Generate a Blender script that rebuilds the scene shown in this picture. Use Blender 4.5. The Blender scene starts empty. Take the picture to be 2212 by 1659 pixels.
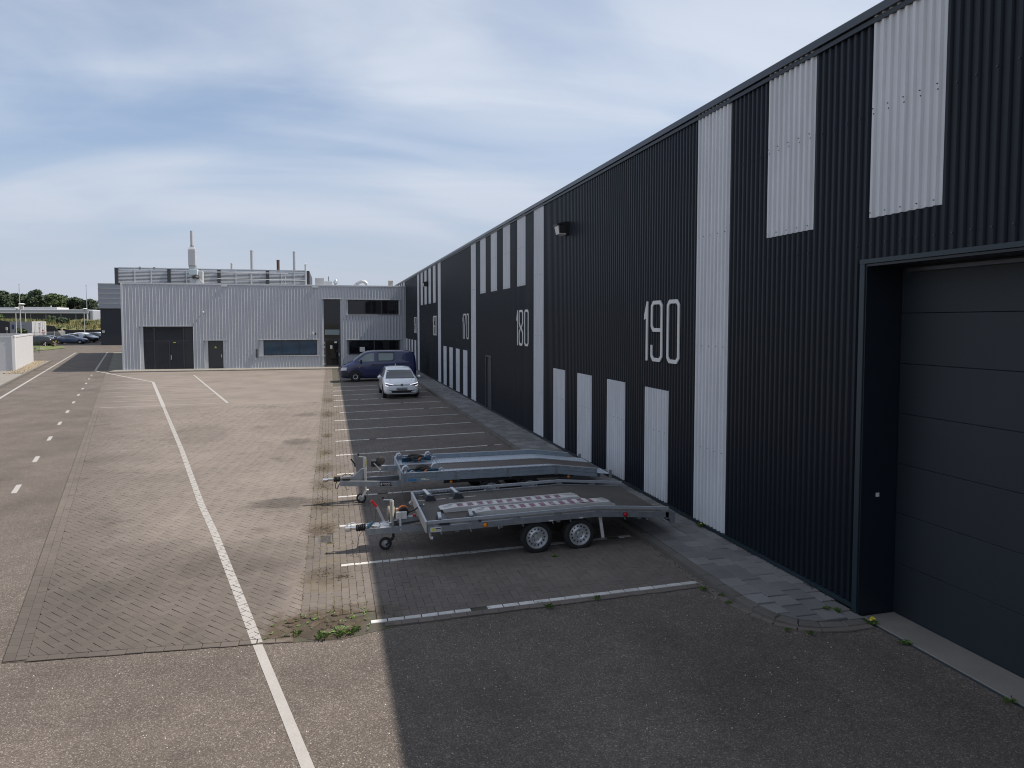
import bpy, bmesh, math, random
from mathutils import Vector, Matrix, noise as mnoise
from mathutils.bvhtree import BVHTree

random.seed(11)
sc = bpy.context.scene
COL = sc.collection

# ---------------------------------------------------------------- camera
CAM_H = 3.8
YAW, PITCH = 14.2966, 3.0442          # degrees to the right of the wall direction, degrees down
cam_d = bpy.data.cameras.new('camera'); cam = bpy.data.objects.new('camera', cam_d); COL.objects.link(cam)
cam.location = (0, 0, CAM_H)
cam.rotation_euler = (math.radians(90 - PITCH), 0, math.radians(-YAW))
cam_d.sensor_width = 36.0
cam_d.lens = 36.0 * 1540.0 / 2212.0
cam_d.shift_y = -50.0 / 2212.0
cam_d.clip_start = 0.1; cam_d.clip_end = 4000
sc.camera = cam

# ---------------------------------------------------------------- sky and sun
SUN = Vector((1.0, -0.10, 1.31)).normalized()
SUN_EL = math.asin(SUN.z); SUN_AZ = math.atan2(SUN.x, SUN.y)
w = bpy.data.worlds.new('World'); sc.world = w; w.use_nodes = True
nt = w.node_tree; nt.nodes.clear()
def N(t, **k):
    n = nt.nodes.new(t)
    for a, b in k.items(): setattr(n, a, b)
    return n
L = nt.links.new
out = N('ShaderNodeOutputWorld'); bg = N('ShaderNodeBackground'); bg.inputs['Strength'].default_value = 0.068
sky = N('ShaderNodeTexSky', sky_type='NISHITA', sun_disc=False)
sky.sun_elevation = SUN_EL; sky.sun_rotation = SUN_AZ
sky.air_density = 1.0; sky.dust_density = 0.5; sky.ozone_density = 2.0; sky.altitude = 10
tc = N('ShaderNodeTexCoord'); sep = N('ShaderNodeSeparateXYZ'); L(tc.outputs['Generated'], sep.inputs[0])
def M(op, a, b=None, c=None):
    n = N('ShaderNodeMath', operation=op)
    for i, v in enumerate((a, b, c)):
        if v is None: continue
        if isinstance(v, (int, float)): n.inputs[i].default_value = v
        else: L(v, n.inputs[i])
    return n.outputs[0]
zz = M('ADD', M('MAXIMUM', sep.outputs[2], 0.0), 0.16)
cx_ = M('DIVIDE', sep.outputs[0], zz); cy_ = M('DIVIDE', sep.outputs[1], zz)
comb = N('ShaderNodeCombineXYZ'); L(cx_, comb.inputs[0]); L(cy_, comb.inputs[1])
mp = N('ShaderNodeMapping'); mp.inputs['Rotation'].default_value = (0, 0, math.radians(24)); mp.inputs['Scale'].default_value = (0.62, 1.0, 1)
mp.inputs['Location'].default_value = (-14.645, -2.924, 0)
L(comb.outputs[0], mp.inputs[0])
n1 = N('ShaderNodeTexNoise'); n1.inputs['Scale'].default_value = 0.62; n1.inputs['Detail'].default_value = 7; n1.inputs['Roughness'].default_value = 0.46; n1.inputs['Distortion'].default_value = 1.3
L(mp.outputs[0], n1.inputs['Vector'])
mp2 = N('ShaderNodeMapping'); mp2.inputs['Rotation'].default_value = (0, 0, math.radians(38)); mp2.inputs['Scale'].default_value = (0.5, 1.5, 1); mp2.inputs['Location'].default_value = (14.084, -1.9435, 0)
L(comb.outputs[0], mp2.inputs[0])
n2 = N('ShaderNodeTexNoise'); n2.inputs['Scale'].default_value = 1.3; n2.inputs['Detail'].default_value = 8; n2.inputs['Roughness'].default_value = 0.52; n2.inputs['Distortion'].default_value = 1.4
L(mp2.outputs[0], n2.inputs['Vector'])
r1 = N('ShaderNodeMapRange', interpolation_type='SMOOTHSTEP'); r1.inputs[1].default_value = 0.33; r1.inputs[2].default_value = 0.66
L(n1.outputs[0], r1.inputs[0])
r2 = N('ShaderNodeMapRange', interpolation_type='SMOOTHSTEP'); r2.inputs[1].default_value = 0.42; r2.inputs[2].default_value = 0.78
L(n2.outputs[0], r2.inputs[0])
cl = M('MINIMUM', M('ADD', M('MULTIPLY', r1.outputs[0], 0.72), M('MULTIPLY', r2.outputs[0], 0.22)), 0.9)
veil = M('ADD', M('MULTIPLY', cl, 0.70), 0.25)
mix = N('ShaderNodeMix', data_type='RGBA'); L(veil, mix.inputs[0])
tint = N('ShaderNodeVectorMath', operation='MULTIPLY'); tint.inputs[1].default_value = (1.0, 1.2, 1.36); L(sky.outputs[0], tint.inputs[0])
L(tint.outputs[0], mix.inputs[6]); mix.inputs[7].default_value = (8.3, 8.9, 9.9, 1)
hz = N('ShaderNodeMapRange', interpolation_type='SMOOTHSTEP'); hz.inputs[1].default_value = -0.02; hz.inputs[2].default_value = 0.30; hz.inputs[3].default_value = 0.88; hz.inputs[4].default_value = 0.0
L(sep.outputs[2], hz.inputs[0])
mixh = N('ShaderNodeMix', data_type='RGBA'); L(hz.outputs[0], mixh.inputs[0]); L(mix.outputs[2], mixh.inputs[6]); mixh.inputs[7].default_value = (5.6, 6.05, 7.25, 1)
L(mixh.outputs[2], bg.inputs['Color']); L(bg.outputs[0], out.inputs['Surface'])

sun_d = bpy.data.lights.new('sun', 'SUN'); sun_d.energy = 5.0; sun_d.angle = math.radians(0.53); sun_d.color = (1.0, 0.92, 0.82)
sun = bpy.data.objects.new('sun', sun_d); COL.objects.link(sun); sun.location = (40, 20, 60)
sun.rotation_euler = (-SUN).to_track_quat('-Z', 'Y').to_euler()

vs = sc.view_settings
vs.view_transform = 'Standard'; vs.look = 'None'; vs.exposure = 0.40; vs.gamma = 1.0; vs.use_curve_mapping = False
sc.cycles.use_adaptive_sampling = True
sc.cycles.max_bounces = 6
sc.cycles.filter_width = 1.1

# ---------------------------------------------------------------- materials
def bsdf_mat(name):
    m = bpy.data.materials.new(name); m.use_nodes = True
    t = m.node_tree
    return m, t, t.nodes['Principled BSDF']

def pmat(name, col, rough=.6, metal=0., var=.12, scale=3., fine=.06, fscale=60., bump=0., bscale=80., spec=.5, coat=0., streak=0., rnd=0., moss=None, coords='Position'):
    """procedural material: base colour with broad and fine variation, vertical streaks, bump, per piece randomness"""
    m, t, b = bsdf_mat(name)
    nd = t.nodes; lk = t.links.new
    def n_(ty, **k):
        x = nd.new(ty)
        for a, c in k.items(): setattr(x, a, c)
        return x
    if coords == 'Position':
        g = n_('ShaderNodeNewGeometry'); vec = g.outputs['Position']
    else:
        g = n_('ShaderNodeTexCoord'); vec = g.outputs['Object']
    def math_(op, a, c):
        x = n_('ShaderNodeMath', operation=op)
        for i, v in enumerate((a, c)):
            if isinstance(v, (int, float)): x.inputs[i].default_value = v
            else: lk(v, x.inputs[i])
        return x.outputs[0]
    def noise(sc_, det=4, ro=.55, v=None):
        x = n_('ShaderNodeTexNoise'); x.inputs['Scale'].default_value = sc_; x.inputs['Detail'].default_value = det; x.inputs['Roughness'].default_value = ro
        lk(v or vec, x.inputs['Vector']); return x.outputs[0]
    f = math_('ADD', 1.0, math_('MULTIPLY', math_('SUBTRACT', noise(scale), .5), 2.6 * var))
    if fine: f = math_('MULTIPLY', f, math_('ADD', 1.0, math_('MULTIPLY', math_('SUBTRACT', noise(fscale, 3), .5), 3 * fine)))
    if streak:
        mp = n_('ShaderNodeMapping'); mp.inputs['Scale'].default_value = (9, 9, .5); lk(vec, mp.inputs[0])
        f = math_('MULTIPLY', f, math_('ADD', 1.0, math_('MULTIPLY', math_('SUBTRACT', noise(1.0, 4, .6, mp.outputs[0]), .5), 2.4 * streak)))
    if rnd:
        oi = n_('ShaderNodeObjectInfo'); at = n_('ShaderNodeAttribute', attribute_name='rnd')
        r = math_('FRACT', math_('ADD', math_('MULTIPLY', oi.outputs['Random'], 1.0), at.outputs['Fac']), 0.0)
        f = math_('MULTIPLY', f, math_('ADD', 1.0 - rnd, math_('MULTIPLY', r, 2 * rnd)))
    mx = n_('ShaderNodeVectorMath', operation='SCALE'); mx.inputs[0].default_value = col; lk(f, mx.inputs['Scale'])
    colout = mx.outputs[0]
    if moss:
        mcol, msc, lo, hi = moss
        rm = n_('ShaderNodeMapRange', interpolation_type='SMOOTHSTEP'); rm.inputs[1].default_value = lo; rm.inputs[2].default_value = hi
        lk(noise(msc, 5, .62), rm.inputs[0])
        mm = n_('ShaderNodeMix', data_type='RGBA'); lk(rm.outputs[0], mm.inputs[0]); lk(colout, mm.inputs[6]); mm.inputs[7].default_value = (*mcol, 1)
        colout = mm.outputs[2]
    lk(colout, b.inputs['Base Color'])
    b.inputs['Roughness'].default_value = rough; b.inputs['Metallic'].default_value = metal
    b.inputs['Specular IOR Level'].default_value = spec; b.inputs['Coat Weight'].default_value = coat; b.inputs['Coat Roughness'].default_value = .04
    if bump:
        bp = n_('ShaderNodeBump'); bp.inputs['Strength'].default_value = bump; bp.inputs['Distance'].default_value = .01
        lk(noise(bscale, 4), bp.inputs['Height']); lk(bp.outputs[0], b.inputs['Normal'])
    return m

def emat(name, col, s):
    m, t, b = bsdf_mat(name); b.inputs['Base Color'].default_value = (*col, 1); b.inputs['Emission Color'].default_value = (*col, 1); b.inputs['Emission Strength'].default_value = s
    return m

def asphalt_mat(name, c_lo, c_hi, stone):
    m, t, b = bsdf_mat(name); nd = t.nodes; lk = t.links.new
    g = nd.new('ShaderNodeNewGeometry'); pos = g.outputs['Position']
    v = nd.new('ShaderNodeTexVoronoi'); v.inputs['Scale'].default_value = 95; lk(pos, v.inputs['Vector'])
    v2 = nd.new('ShaderNodeTexVoronoi'); v2.inputs['Scale'].default_value = 210; lk(pos, v2.inputs['Vector'])
    big = nd.new('ShaderNodeTexNoise'); big.inputs['Scale'].default_value = .55; big.inputs['Detail'].default_value = 5; big.inputs['Roughness'].default_value = .6; lk(pos, big.inputs['Vector'])
    mid = nd.new('ShaderNodeTexNoise'); mid.inputs['Scale'].default_value = 7; mid.inputs['Detail'].default_value = 4; lk(pos, mid.inputs['Vector'])
    sp = nd.new('ShaderNodeSeparateColor'); lk(v.outputs['Color'], sp.inputs[0])
    cr = nd.new('ShaderNodeValToRGB'); e = cr.color_ramp.elements
    e[0].position = 0.0; e[0].color = (*c_lo, 1); e[1].position = 1.0; e[1].color = (*stone, 1)
    x = e.new(.55); x.color = (*c_hi, 1); x = e.new(.86); x.color = (c_hi[0]*1.25, c_hi[1]*1.24, c_hi[2]*1.22, 1)
    lk(sp.outputs[0], cr.inputs[0])
    sp2 = nd.new('ShaderNodeSeparateColor'); lk(v2.outputs['Color'], sp2.inputs[0])
    def ma(op, a, c):
        x = nd.new('ShaderNodeMath'); x.operation = op
        for i, q in enumerate((a, c)):
            if isinstance(q, (int, float)): x.inputs[i].default_value = q
            else: lk(q, x.inputs[i])
        return x.outputs[0]
    f = ma('MULTIPLY', ma('ADD', .78, ma('MULTIPLY', sp2.outputs[1], .44)), ma('MULTIPLY', ma('ADD', .45, ma('MULTIPLY', big.outputs[0], 1.1)), ma('ADD', .8, ma('MULTIPLY', mid.outputs[0], .4))))
    # worn tyre lanes, oil spots and patched seams
    mp = nd.new('ShaderNodeMapping'); mp.inputs['Rotation'].default_value = (0, 0, math.radians(-14)); mp.inputs['Scale'].default_value = (1.3, .10, 1); lk(pos, mp.inputs[0])
    ln = nd.new('ShaderNodeTexNoise'); ln.inputs['Scale'].default_value = 1.0; ln.inputs['Detail'].default_value = 3; lk(mp.outputs[0], ln.inputs['Vector'])
    f = ma('MULTIPLY', f, ma('ADD', .80, ma('MULTIPLY', ln.outputs[0], .40)))
    oil = nd.new('ShaderNodeTexNoise'); oil.inputs['Scale'].default_value = 1.7; oil.inputs['Detail'].default_value = 5; oil.inputs['Roughness'].default_value = .7; lk(pos, oil.inputs['Vector'])
    ro = nd.new('ShaderNodeMapRange'); ro.interpolation_type = 'SMOOTHSTEP'; ro.inputs[1].default_value = .62; ro.inputs[2].default_value = .74; lk(oil.outputs[0], ro.inputs[0])
    f = ma('MULTIPLY', f, ma('SUBTRACT', 1.0, ma('MULTIPLY', ro.outputs[0], .35)))
    sm = nd.new('ShaderNodeVectorMath'); sm.operation = 'SCALE'; lk(cr.outputs[0], sm.inputs[0]); lk(f, sm.inputs['Scale'])
    lk(sm.outputs[0], b.inputs['Base Color']); b.inputs['Roughness'].default_value = .85; b.inputs['Specular IOR Level'].default_value = .3
    bp = nd.new('ShaderNodeBump'); bp.inputs['Strength'].default_value = .5; bp.inputs['Distance'].default_value = .004; lk(v.outputs['Distance'], bp.inputs['Height']); lk(bp.outputs[0], b.inputs['Normal'])
    return m

def paver_mat(name, col, rnd):
    """concrete pavers: per piece tone, dirt stains with shapes of their own, moss along the gutter strip"""
    m, t, b = bsdf_mat(name); nd = t.nodes; lk = t.links.new
    g = nd.new('ShaderNodeNewGeometry'); pos = g.outputs['Position']
    def ma(op, a, c=0.0):
        x = nd.new('ShaderNodeMath'); x.operation = op
        for i, q in enumerate((a, c)):
            if isinstance(q, (int, float)): x.inputs[i].default_value = q
            else: lk(q, x.inputs[i])
        return x.outputs[0]
    def noi(s, d=4, ro=.55):
        x = nd.new('ShaderNodeTexNoise'); x.inputs['Scale'].default_value = s; x.inputs['Detail'].default_value = d; x.inputs['Roughness'].default_value = ro; lk(pos, x.inputs['Vector']); return x.outputs[0]
    def ss(v, lo, hi):
        r = nd.new('ShaderNodeMapRange'); r.interpolation_type = 'SMOOTHSTEP'; r.inputs[1].default_value = lo; r.inputs[2].default_value = hi; lk(v, r.inputs[0]); return r.outputs[0]
    oi = nd.new('ShaderNodeObjectInfo'); at = nd.new('ShaderNodeAttribute'); at.attribute_name = 'rnd'
    r = ma('FRACT', ma('ADD', oi.outputs['Random'], at.outputs['Fac']))
    f = ma('ADD', 1 - rnd, ma('MULTIPLY', r, 2 * rnd))
    f = ma('MULTIPLY', f, ma('ADD', .66, ma('MULTIPLY', noi(.38, 4, .6), .68)))
    f = ma('MULTIPLY', f, ma('ADD', .74, ma('MULTIPLY', noi(70, 3), .52)))
    f = ma('MULTIPLY', f, ma('SUBTRACT', 1.0, ma('MULTIPLY', ss(noi(.9, 5, .65), .56, .74), .30)))
    sepx = nd.new('ShaderNodeSeparateXYZ'); lk(pos, sepx.inputs[0])
    X, Y = sepx.outputs[0], sepx.outputs[1]
    # worn sunken spots that stay dark with damp soil
    wn = ma('MULTIPLY', ma('SUBTRACT', noi(.55, 5, .6), .5), 3.2)
    edge = ma('ADD', ma('ADD', X, ma('MULTIPLY', Y, .2535)), 1.34)          # metres in from the road border
    g1 = ma('SUBTRACT', 1.0, ss(ma('ADD', edge, wn), .2, 2.6))
    g1 = ma('MULTIPLY', g1, ma('SUBTRACT', 1.0, ss(X, -.6, -.3)))
    f = ma('MULTIPLY', f, ma('SUBTRACT', 1.0, ma('MULTIPLY', g1, .30)))
    g2_ = ma('MULTIPLY', ma('SUBTRACT', 1.0, ss(ma('ADD', Y, wn), 10.8, 13.6)), ma('SUBTRACT', 1.0, ss(X, -1.0, -.35)))
    f = ma('MULTIPLY', f, ma('SUBTRACT', 1.0, ma('MULTIPLY', g2_, .34)))
    for (px, py, rx, ry, amt) in ((-1.0, 15.6, .75, .55, .45), (-1.2, 12.1, 1.3, 1.0, .22), (-1.05, 23.6, .5, .7, .35), (-.95, 30.5, .45, .8, .3), (-4.4, 26.0, 1.2, 2.2, .2), (2.6, 10.0, 1.5, .5, -.12)):
        dx = ma('DIVIDE', ma('SUBTRACT', X, px), rx); dy = ma('DIVIDE', ma('SUBTRACT', Y, py), ry)
        d2 = ma('ADD', ma('ADD', ma('MULTIPLY', dx, dx), ma('MULTIPLY', dy, dy)), ma('MULTIPLY', ma('SUBTRACT', noi(3.1, 4), .5), 1.6))
        f = ma('MULTIPLY', f, ma('ADD', 1 - amt, ma('MULTIPLY', ss(d2, .3, 1.2), amt)))
    sm = nd.new('ShaderNodeVectorMath'); sm.operation = 'SCALE'; sm.inputs[0].default_value = col; lk(f, sm.inputs['Scale'])
    # soil and moss washed into the gutter
    gx = ma('SUBTRACT', 1.0, ss(ma('ABSOLUTE', ma('ADD', X, .12)), .12, .62))
    ms = ma('MULTIPLY', gx, ss(noi(1.5, 5, .7), .44, .60))
    mx = nd.new('ShaderNodeMix'); mx.data_type = 'RGBA'; lk(ma('MULTIPLY', ms, .6), mx.inputs[0]); lk(sm.outputs[0], mx.inputs[6]); mx.inputs[7].default_value = (.125, .105, .075, 1)
    colr = mx.outputs[2]
    # brown soil washed over the stones: round the broken corner, at the drain and down the gutter
    tot = None
    for (px, py, rx, ry, amt) in ((-.08, 9.10, 1.0, .62, .95), (-.1, 10.9, .42, .5, .55), (-.2, 13.35, .34, .5, .8), (-.2, 15.2, .3, .75, .7), (-.2, 17.0, .3, .6, .6), (-.2, 19.1, .3, .7, .75), (-.17, 21.4, .25, .5, .6), (-.15, 24.6, .25, .6, .7), (-.15, 30.4, .35, 1.3, .7), (-.1, 36.0, .4, 1.4, .6), (.5, 9.35, .5, .3, .5)):
        dx = ma('DIVIDE', ma('SUBTRACT', X, px), rx); dy = ma('DIVIDE', ma('SUBTRACT', Y, py), ry)
        d2 = ma('ADD', ma('ADD', ma('MULTIPLY', dx, dx), ma('MULTIPLY', dy, dy)), ma('MULTIPLY', ma('SUBTRACT', noi(5.0, 5, .65), .5), 2.4))
        k = ma('MULTIPLY', ma('SUBTRACT', 1.0, ss(d2, .05, 1.15)), amt); tot = k if tot is None else ma('MAXIMUM', tot, k)
    mx2 = nd.new('ShaderNodeMix'); mx2.data_type = 'RGBA'; lk(tot, mx2.inputs[0]); lk(colr, mx2.inputs[6]); mx2.inputs[7].default_value = (.066, .050, .033, 1)
    lk(mx2.outputs[2], b.inputs['Base Color']); b.inputs['Roughness'].default_value = .88; b.inputs['Specular IOR Level'].default_value = .25
    bp = nd.new('ShaderNodeBump'); bp.inputs['Strength'].default_value = .35; bp.inputs['Distance'].default_value = .004; lk(noi(160, 3), bp.inputs['Height']); lk(bp.outputs[0], b.inputs['Normal'])
    return m

MT = {}
MT['ground'] = pmat('ground_soil', (.16, .15, .12), .95, var=.3, scale=.3)
MT['asphalt'] = asphalt_mat('asphalt_exposed_stone', (0.0640, 0.0535, 0.0465), (0.1010, 0.0845, 0.0725), (0.2250, 0.2020, 0.1780))
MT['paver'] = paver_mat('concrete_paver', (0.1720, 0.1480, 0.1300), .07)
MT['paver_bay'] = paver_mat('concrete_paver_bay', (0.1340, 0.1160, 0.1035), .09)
MT['paver_white'] = pmat('white_paver', (.50, .485, .465), .8, var=.22, scale=7, rnd=.14, fine=.15, fscale=60, moss=((.17, .155, .14), 9.0, .60, .72))
MT['joint'] = pmat('joint_sand', (0.0592, 0.0512, 0.0400), .95, var=.3, scale=2.2, fine=.15, moss=((.07, .085, .03), 3.0, .52, .66))
MT['paint'] = pmat('road_paint', (0.3157, 0.2993, 0.2829), .7, var=.1, scale=6, fine=.13, fscale=45)
MT['kerb'] = pmat('kerb_concrete', (.115, .105, .095), .9, var=.25, scale=2.5, fine=.12, rnd=.12, moss=((.07, .075, .04), 2.2, .58, .72))
MT['tile'] = pmat('paving_tile', (.165, .160, .158), .85, var=.28, scale=1.6, fine=.1, rnd=.25, moss=((.08, .08, .05), 3.2, .60, .74))
MT['concrete'] = pmat('concrete_slab', (.20, .185, .165), .9, var=.25, scale=1.4, fine=.12)
MT['soil'] = pmat('dark_soil', (.050, .037, .025), .95, var=.45, scale=5, fine=.3, fscale=40, bump=.8, bscale=30, moss=((.055, .06, .02), 6.0, .55, .7))
MT['weed'] = pmat('weed_leaf', (.085, .145, .03), .6, var=.3, scale=6)
MT['drygrass'] = pmat('bank_grass', (0.1615, 0.1445, 0.0595), .8, var=.4, scale=.5, moss=((.07, .10, .03), .35, .45, .65))
MT['lawn'] = pmat('lawn_grass', (0.1020, 0.1275, 0.0340), .9, var=.3, scale=1)
MT['yellow'] = pmat('flower_yellow', (.75, .60, .05), .6)
MT['dark_clad'] = pmat('dark_blue_cladding', (.0042, .0085, .0155), .42, var=.08, scale=.7, fine=0, streak=.22, spec=.3)
MT['dark_flat'] = pmat('dark_blue_flashing', (.006, .0105, .0175), .42, var=.08, fine=0)
MT['teal_trim'] = pmat('teal_dark_trim', (.010, .022, .031), .42, var=.1, fine=0)
MT['white_clad'] = pmat('light_grey_cladding', (.555, .57, .60), .42, var=.06, scale=1.3, fine=0, streak=.2)
MT['coping'] = pmat('coping_grey', (.055, .062, .074), .35, metal=.3, var=.08, fine=0)
MT['number'] = pmat('number_white', (.60, .60, .60), .5, var=.05)
MT['iron'] = pmat('worn_cast_iron', (.13, .12, .11), .6, metal=.3, var=.25, scale=20)
MT['screw'] = pmat('screw_head', (.06, .065, .075), .5, metal=.5)
MT['door_dark'] = pmat('sectional_door_steel', (.0095, .0165, .0235), .55, var=.15, scale=1.2, streak=.1, bump=.25, bscale=220)
MT['rubber'] = pmat('black_rubber', (.014, .014, .015), .8, var=.15)
MT['black'] = pmat('black_plastic', (.012, .012, .013), .55, var=.1)
MT['silver_clad'] = pmat('silver_grey_cladding', (0.3990, 0.4180, 0.4512), .42, metal=.2, var=.06, scale=.8, fine=0, streak=.1)
MT['silver_flat'] = pmat('silver_grey_flashing', (0.4560, 0.4750, 0.5035), .42, metal=.2, var=.06, fine=0)
MT['anthracite'] = pmat('anthracite_door', (.022, .024, .028), .5, var=.1)
MT['anth_frame'] = pmat('anthracite_frame', (.035, .038, .044), .45, var=.08)
def glass_mat(name, col, rough=.03, spec=.5):
    m, t, b = bsdf_mat(name)
    n = t.nodes.new('ShaderNodeTexNoise'); n.inputs['Scale'].default_value = 1.1; g = t.nodes.new('ShaderNodeNewGeometry'); t.links.new(g.outputs['Position'], n.inputs['Vector'])
    mx = t.nodes.new('ShaderNodeMix'); mx.data_type = 'RGBA'; t.links.new(n.outputs[0], mx.inputs[0]); mx.inputs[6].default_value = (*[c * .6 for c in col], 1); mx.inputs[7].default_value = (*[c * 1.4 for c in col], 1)
    t.links.new(mx.outputs[2], b.inputs['Base Color']); b.inputs['Roughness'].default_value = rough; b.inputs['Specular IOR Level'].default_value = spec
    return m
MT['glass'] = glass_mat('dark_window_glass', (.008, .009, .011))
MT['glass_blue'] = glass_mat('blue_blind_glass', (.028, .062, .105))
MT['car_glass'] = glass_mat('car_glass', (.02, .024, .028), .02, .9)
MT['van_glass'] = glass_mat('van_window_glass', (.17, .21, .215), .05, .8)
MT['galv'] = pmat('galvanised_steel', (0.2592, 0.2736, 0.2952), .48, metal=.55, var=.26, scale=9, fine=.1, fscale=45, streak=.12)
MT['track'] = pmat('perforated_galvanised', (.52, .58, .65), .5, metal=.2, var=.12, scale=8)
MT['galv_blue'] = pmat('galvanised_steel_blue', (0.2720, 0.3230, 0.3655), .45, metal=.4, var=.2, scale=8, fine=.12, fscale=40)
MT['galv_top'] = pmat('galvanised_top_rail', (.40, .42, .45), .45, metal=.4, var=.15, scale=9)
MT['zinc'] = pmat('bright_zinc', (.55, .56, .58), .35, metal=.75, var=.1)
MT['chrome'] = pmat('bright_steel', (.7, .71, .72), .2, metal=.95, var=.05)
MT['alu'] = pmat('weathered_aluminium', (.56, .545, .53), .6, metal=.15, var=.16, scale=7, fine=.1, fscale=50)
MT['purple'] = pmat('magenta_reflection', (.20, .095, .13), .6, var=.4, scale=9, moss=((.36, .34, .33), 7.0, .52, .66))  # pink reflections between the ramp rungs, put into the colour
MT['ply'] = pmat('worn_deck_plywood', (.068, .061, .052), .7, var=.35, scale=2.2, fine=.15, fscale=30, moss=((.075, .073, .035), 2.4, .58, .76))
MT['ply_brown'] = pmat('brown_deck_plywood', (.085, .068, .058), .55, var=.18, scale=2)
MT['tube'] = pmat('beige_painted_tube', (.36, .34, .30), .5, var=.12)
MT['rusty'] = pmat('rusty_beige_cover', (.17, .145, .115), .65, var=.35, scale=14)
MT['red'] = pmat('red_plastic', (.42, .012, .018), .4, var=.08)
MT['amber'] = pmat('amber_lens', (.75, .22, .02), .25, var=.05)
MT['orange'] = pmat('orange_strap', (.62, .17, .04), .8, var=.15)
MT['strap_blue'] = pmat('blue_strap', (.022, .075, .125), .85, var=.25, scale=12)
MT['strap_grey'] = pmat('grey_strap', (.06, .053, .045), .85, var=.25, scale=12)
MT['sticker_w'] = pmat('white_sticker', (.62, .62, .60), .5, var=.04)
MT['sticker_k'] = pmat('black_sticker', (.012, .013, .016), .4, var=.05)
MT['sticker_b'] = pmat('blue_sticker', (.03, .20, .46), .45)
MT['sticker_y'] = pmat('yellow_green_print', (.62, .60, .06), .5)
MT['rim'] = pmat('silver_steel_rim', (.50, .51, .52), .38, metal=.55, var=.08)
MT['rim_dark'] = pmat('rim_hole_black', (.008, .008, .009), .8)
MT['car_white'] = pmat('car_paint_white', (.80, .82, .84), .3, var=.02, fine=0, coat=1.0)
MT['car_blue'] = pmat('car_paint_blue', (.012, .018, .085), .3, var=.05, fine=0, coat=1.0)
MT['car_black'] = pmat('car_paint_black', (.012, .013, .015), .3, var=.05, fine=0, coat=1.0)
MT['car_steel'] = pmat('car_paint_steel_blue', (.085, .12, .20), .3, metal=.3, var=.03, fine=0, coat=1.0)
MT['car_silver'] = pmat('car_paint_silver', (.40, .42, .45), .3, metal=.4, var=.03, fine=0, coat=1.0)
MT['bumper'] = pmat('grey_bumper_plastic', (.028, .032, .042), .65)
MT['lamp_clear'] = pmat('clear_headlamp', (.55, .56, .58), .12, metal=.4, var=.15, scale=20)
MT['led'] = emat('daytime_led', (1.0, .97, 1.0), .85)
MT['lamp_inner'] = pmat('headlamp_inner', (.10, .09, .13), .2, metal=.5)  # dark inner unit of the headlamp
MT['white_wall'] = pmat('white_render', (0.4760, 0.4760, 0.4887), .7, var=.03, scale=.6, streak=.04)
MT['leaf_dark'] = pmat('pine_foliage', (0.0360, 0.0558, 0.0270), .8, var=.5, scale=.45)
MT['leaf_mid'] = pmat('oak_foliage', (0.0558, 0.0855, 0.0288), .8, var=.45, scale=.4)
MT['bark'] = pmat('bark', (.06, .048, .038), .9)
MT['far_dark'] = pmat('far_dark_glazing', (.014, .016, .022), .3, var=.1)
MT['far_grey'] = pmat('far_grey_fascia', (0.2700, 0.2880, 0.3240), .6, var=.05)
MT['far_black'] = pmat('black_retaining_boards', (.018, .018, .022), .7, var=.2)
MT['lightgrey'] = pmat('light_grey_metal', (0.4250, 0.4335, 0.4420), .5, metal=.3, var=.05)
MT['duct'] = pmat('duct_galvanised', (0.3995, 0.4123, 0.4335), .45, metal=.3, var=.1, scale=3)
MT['duct_teal'] = pmat('duct_pale_cover', (.36, .44, .47), .5, var=.06)
MT['brickred'] = pmat('brown_brick_stack', (.085, .045, .038), .9, var=.3, scale=6)
MT['semi'] = pmat('grey_trailer_side', (.24, .245, .25), .55, var=.06)
MT['gravel'] = pmat('gravel_stones', (0.2550, 0.2125, 0.1530), .9, var=.3, scale=8, fine=.3, fscale=9, bump=1, bscale=14)
MT['green_mesh'] = pmat('green_mesh_fence', (.03, .09, .05), .6)

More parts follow.
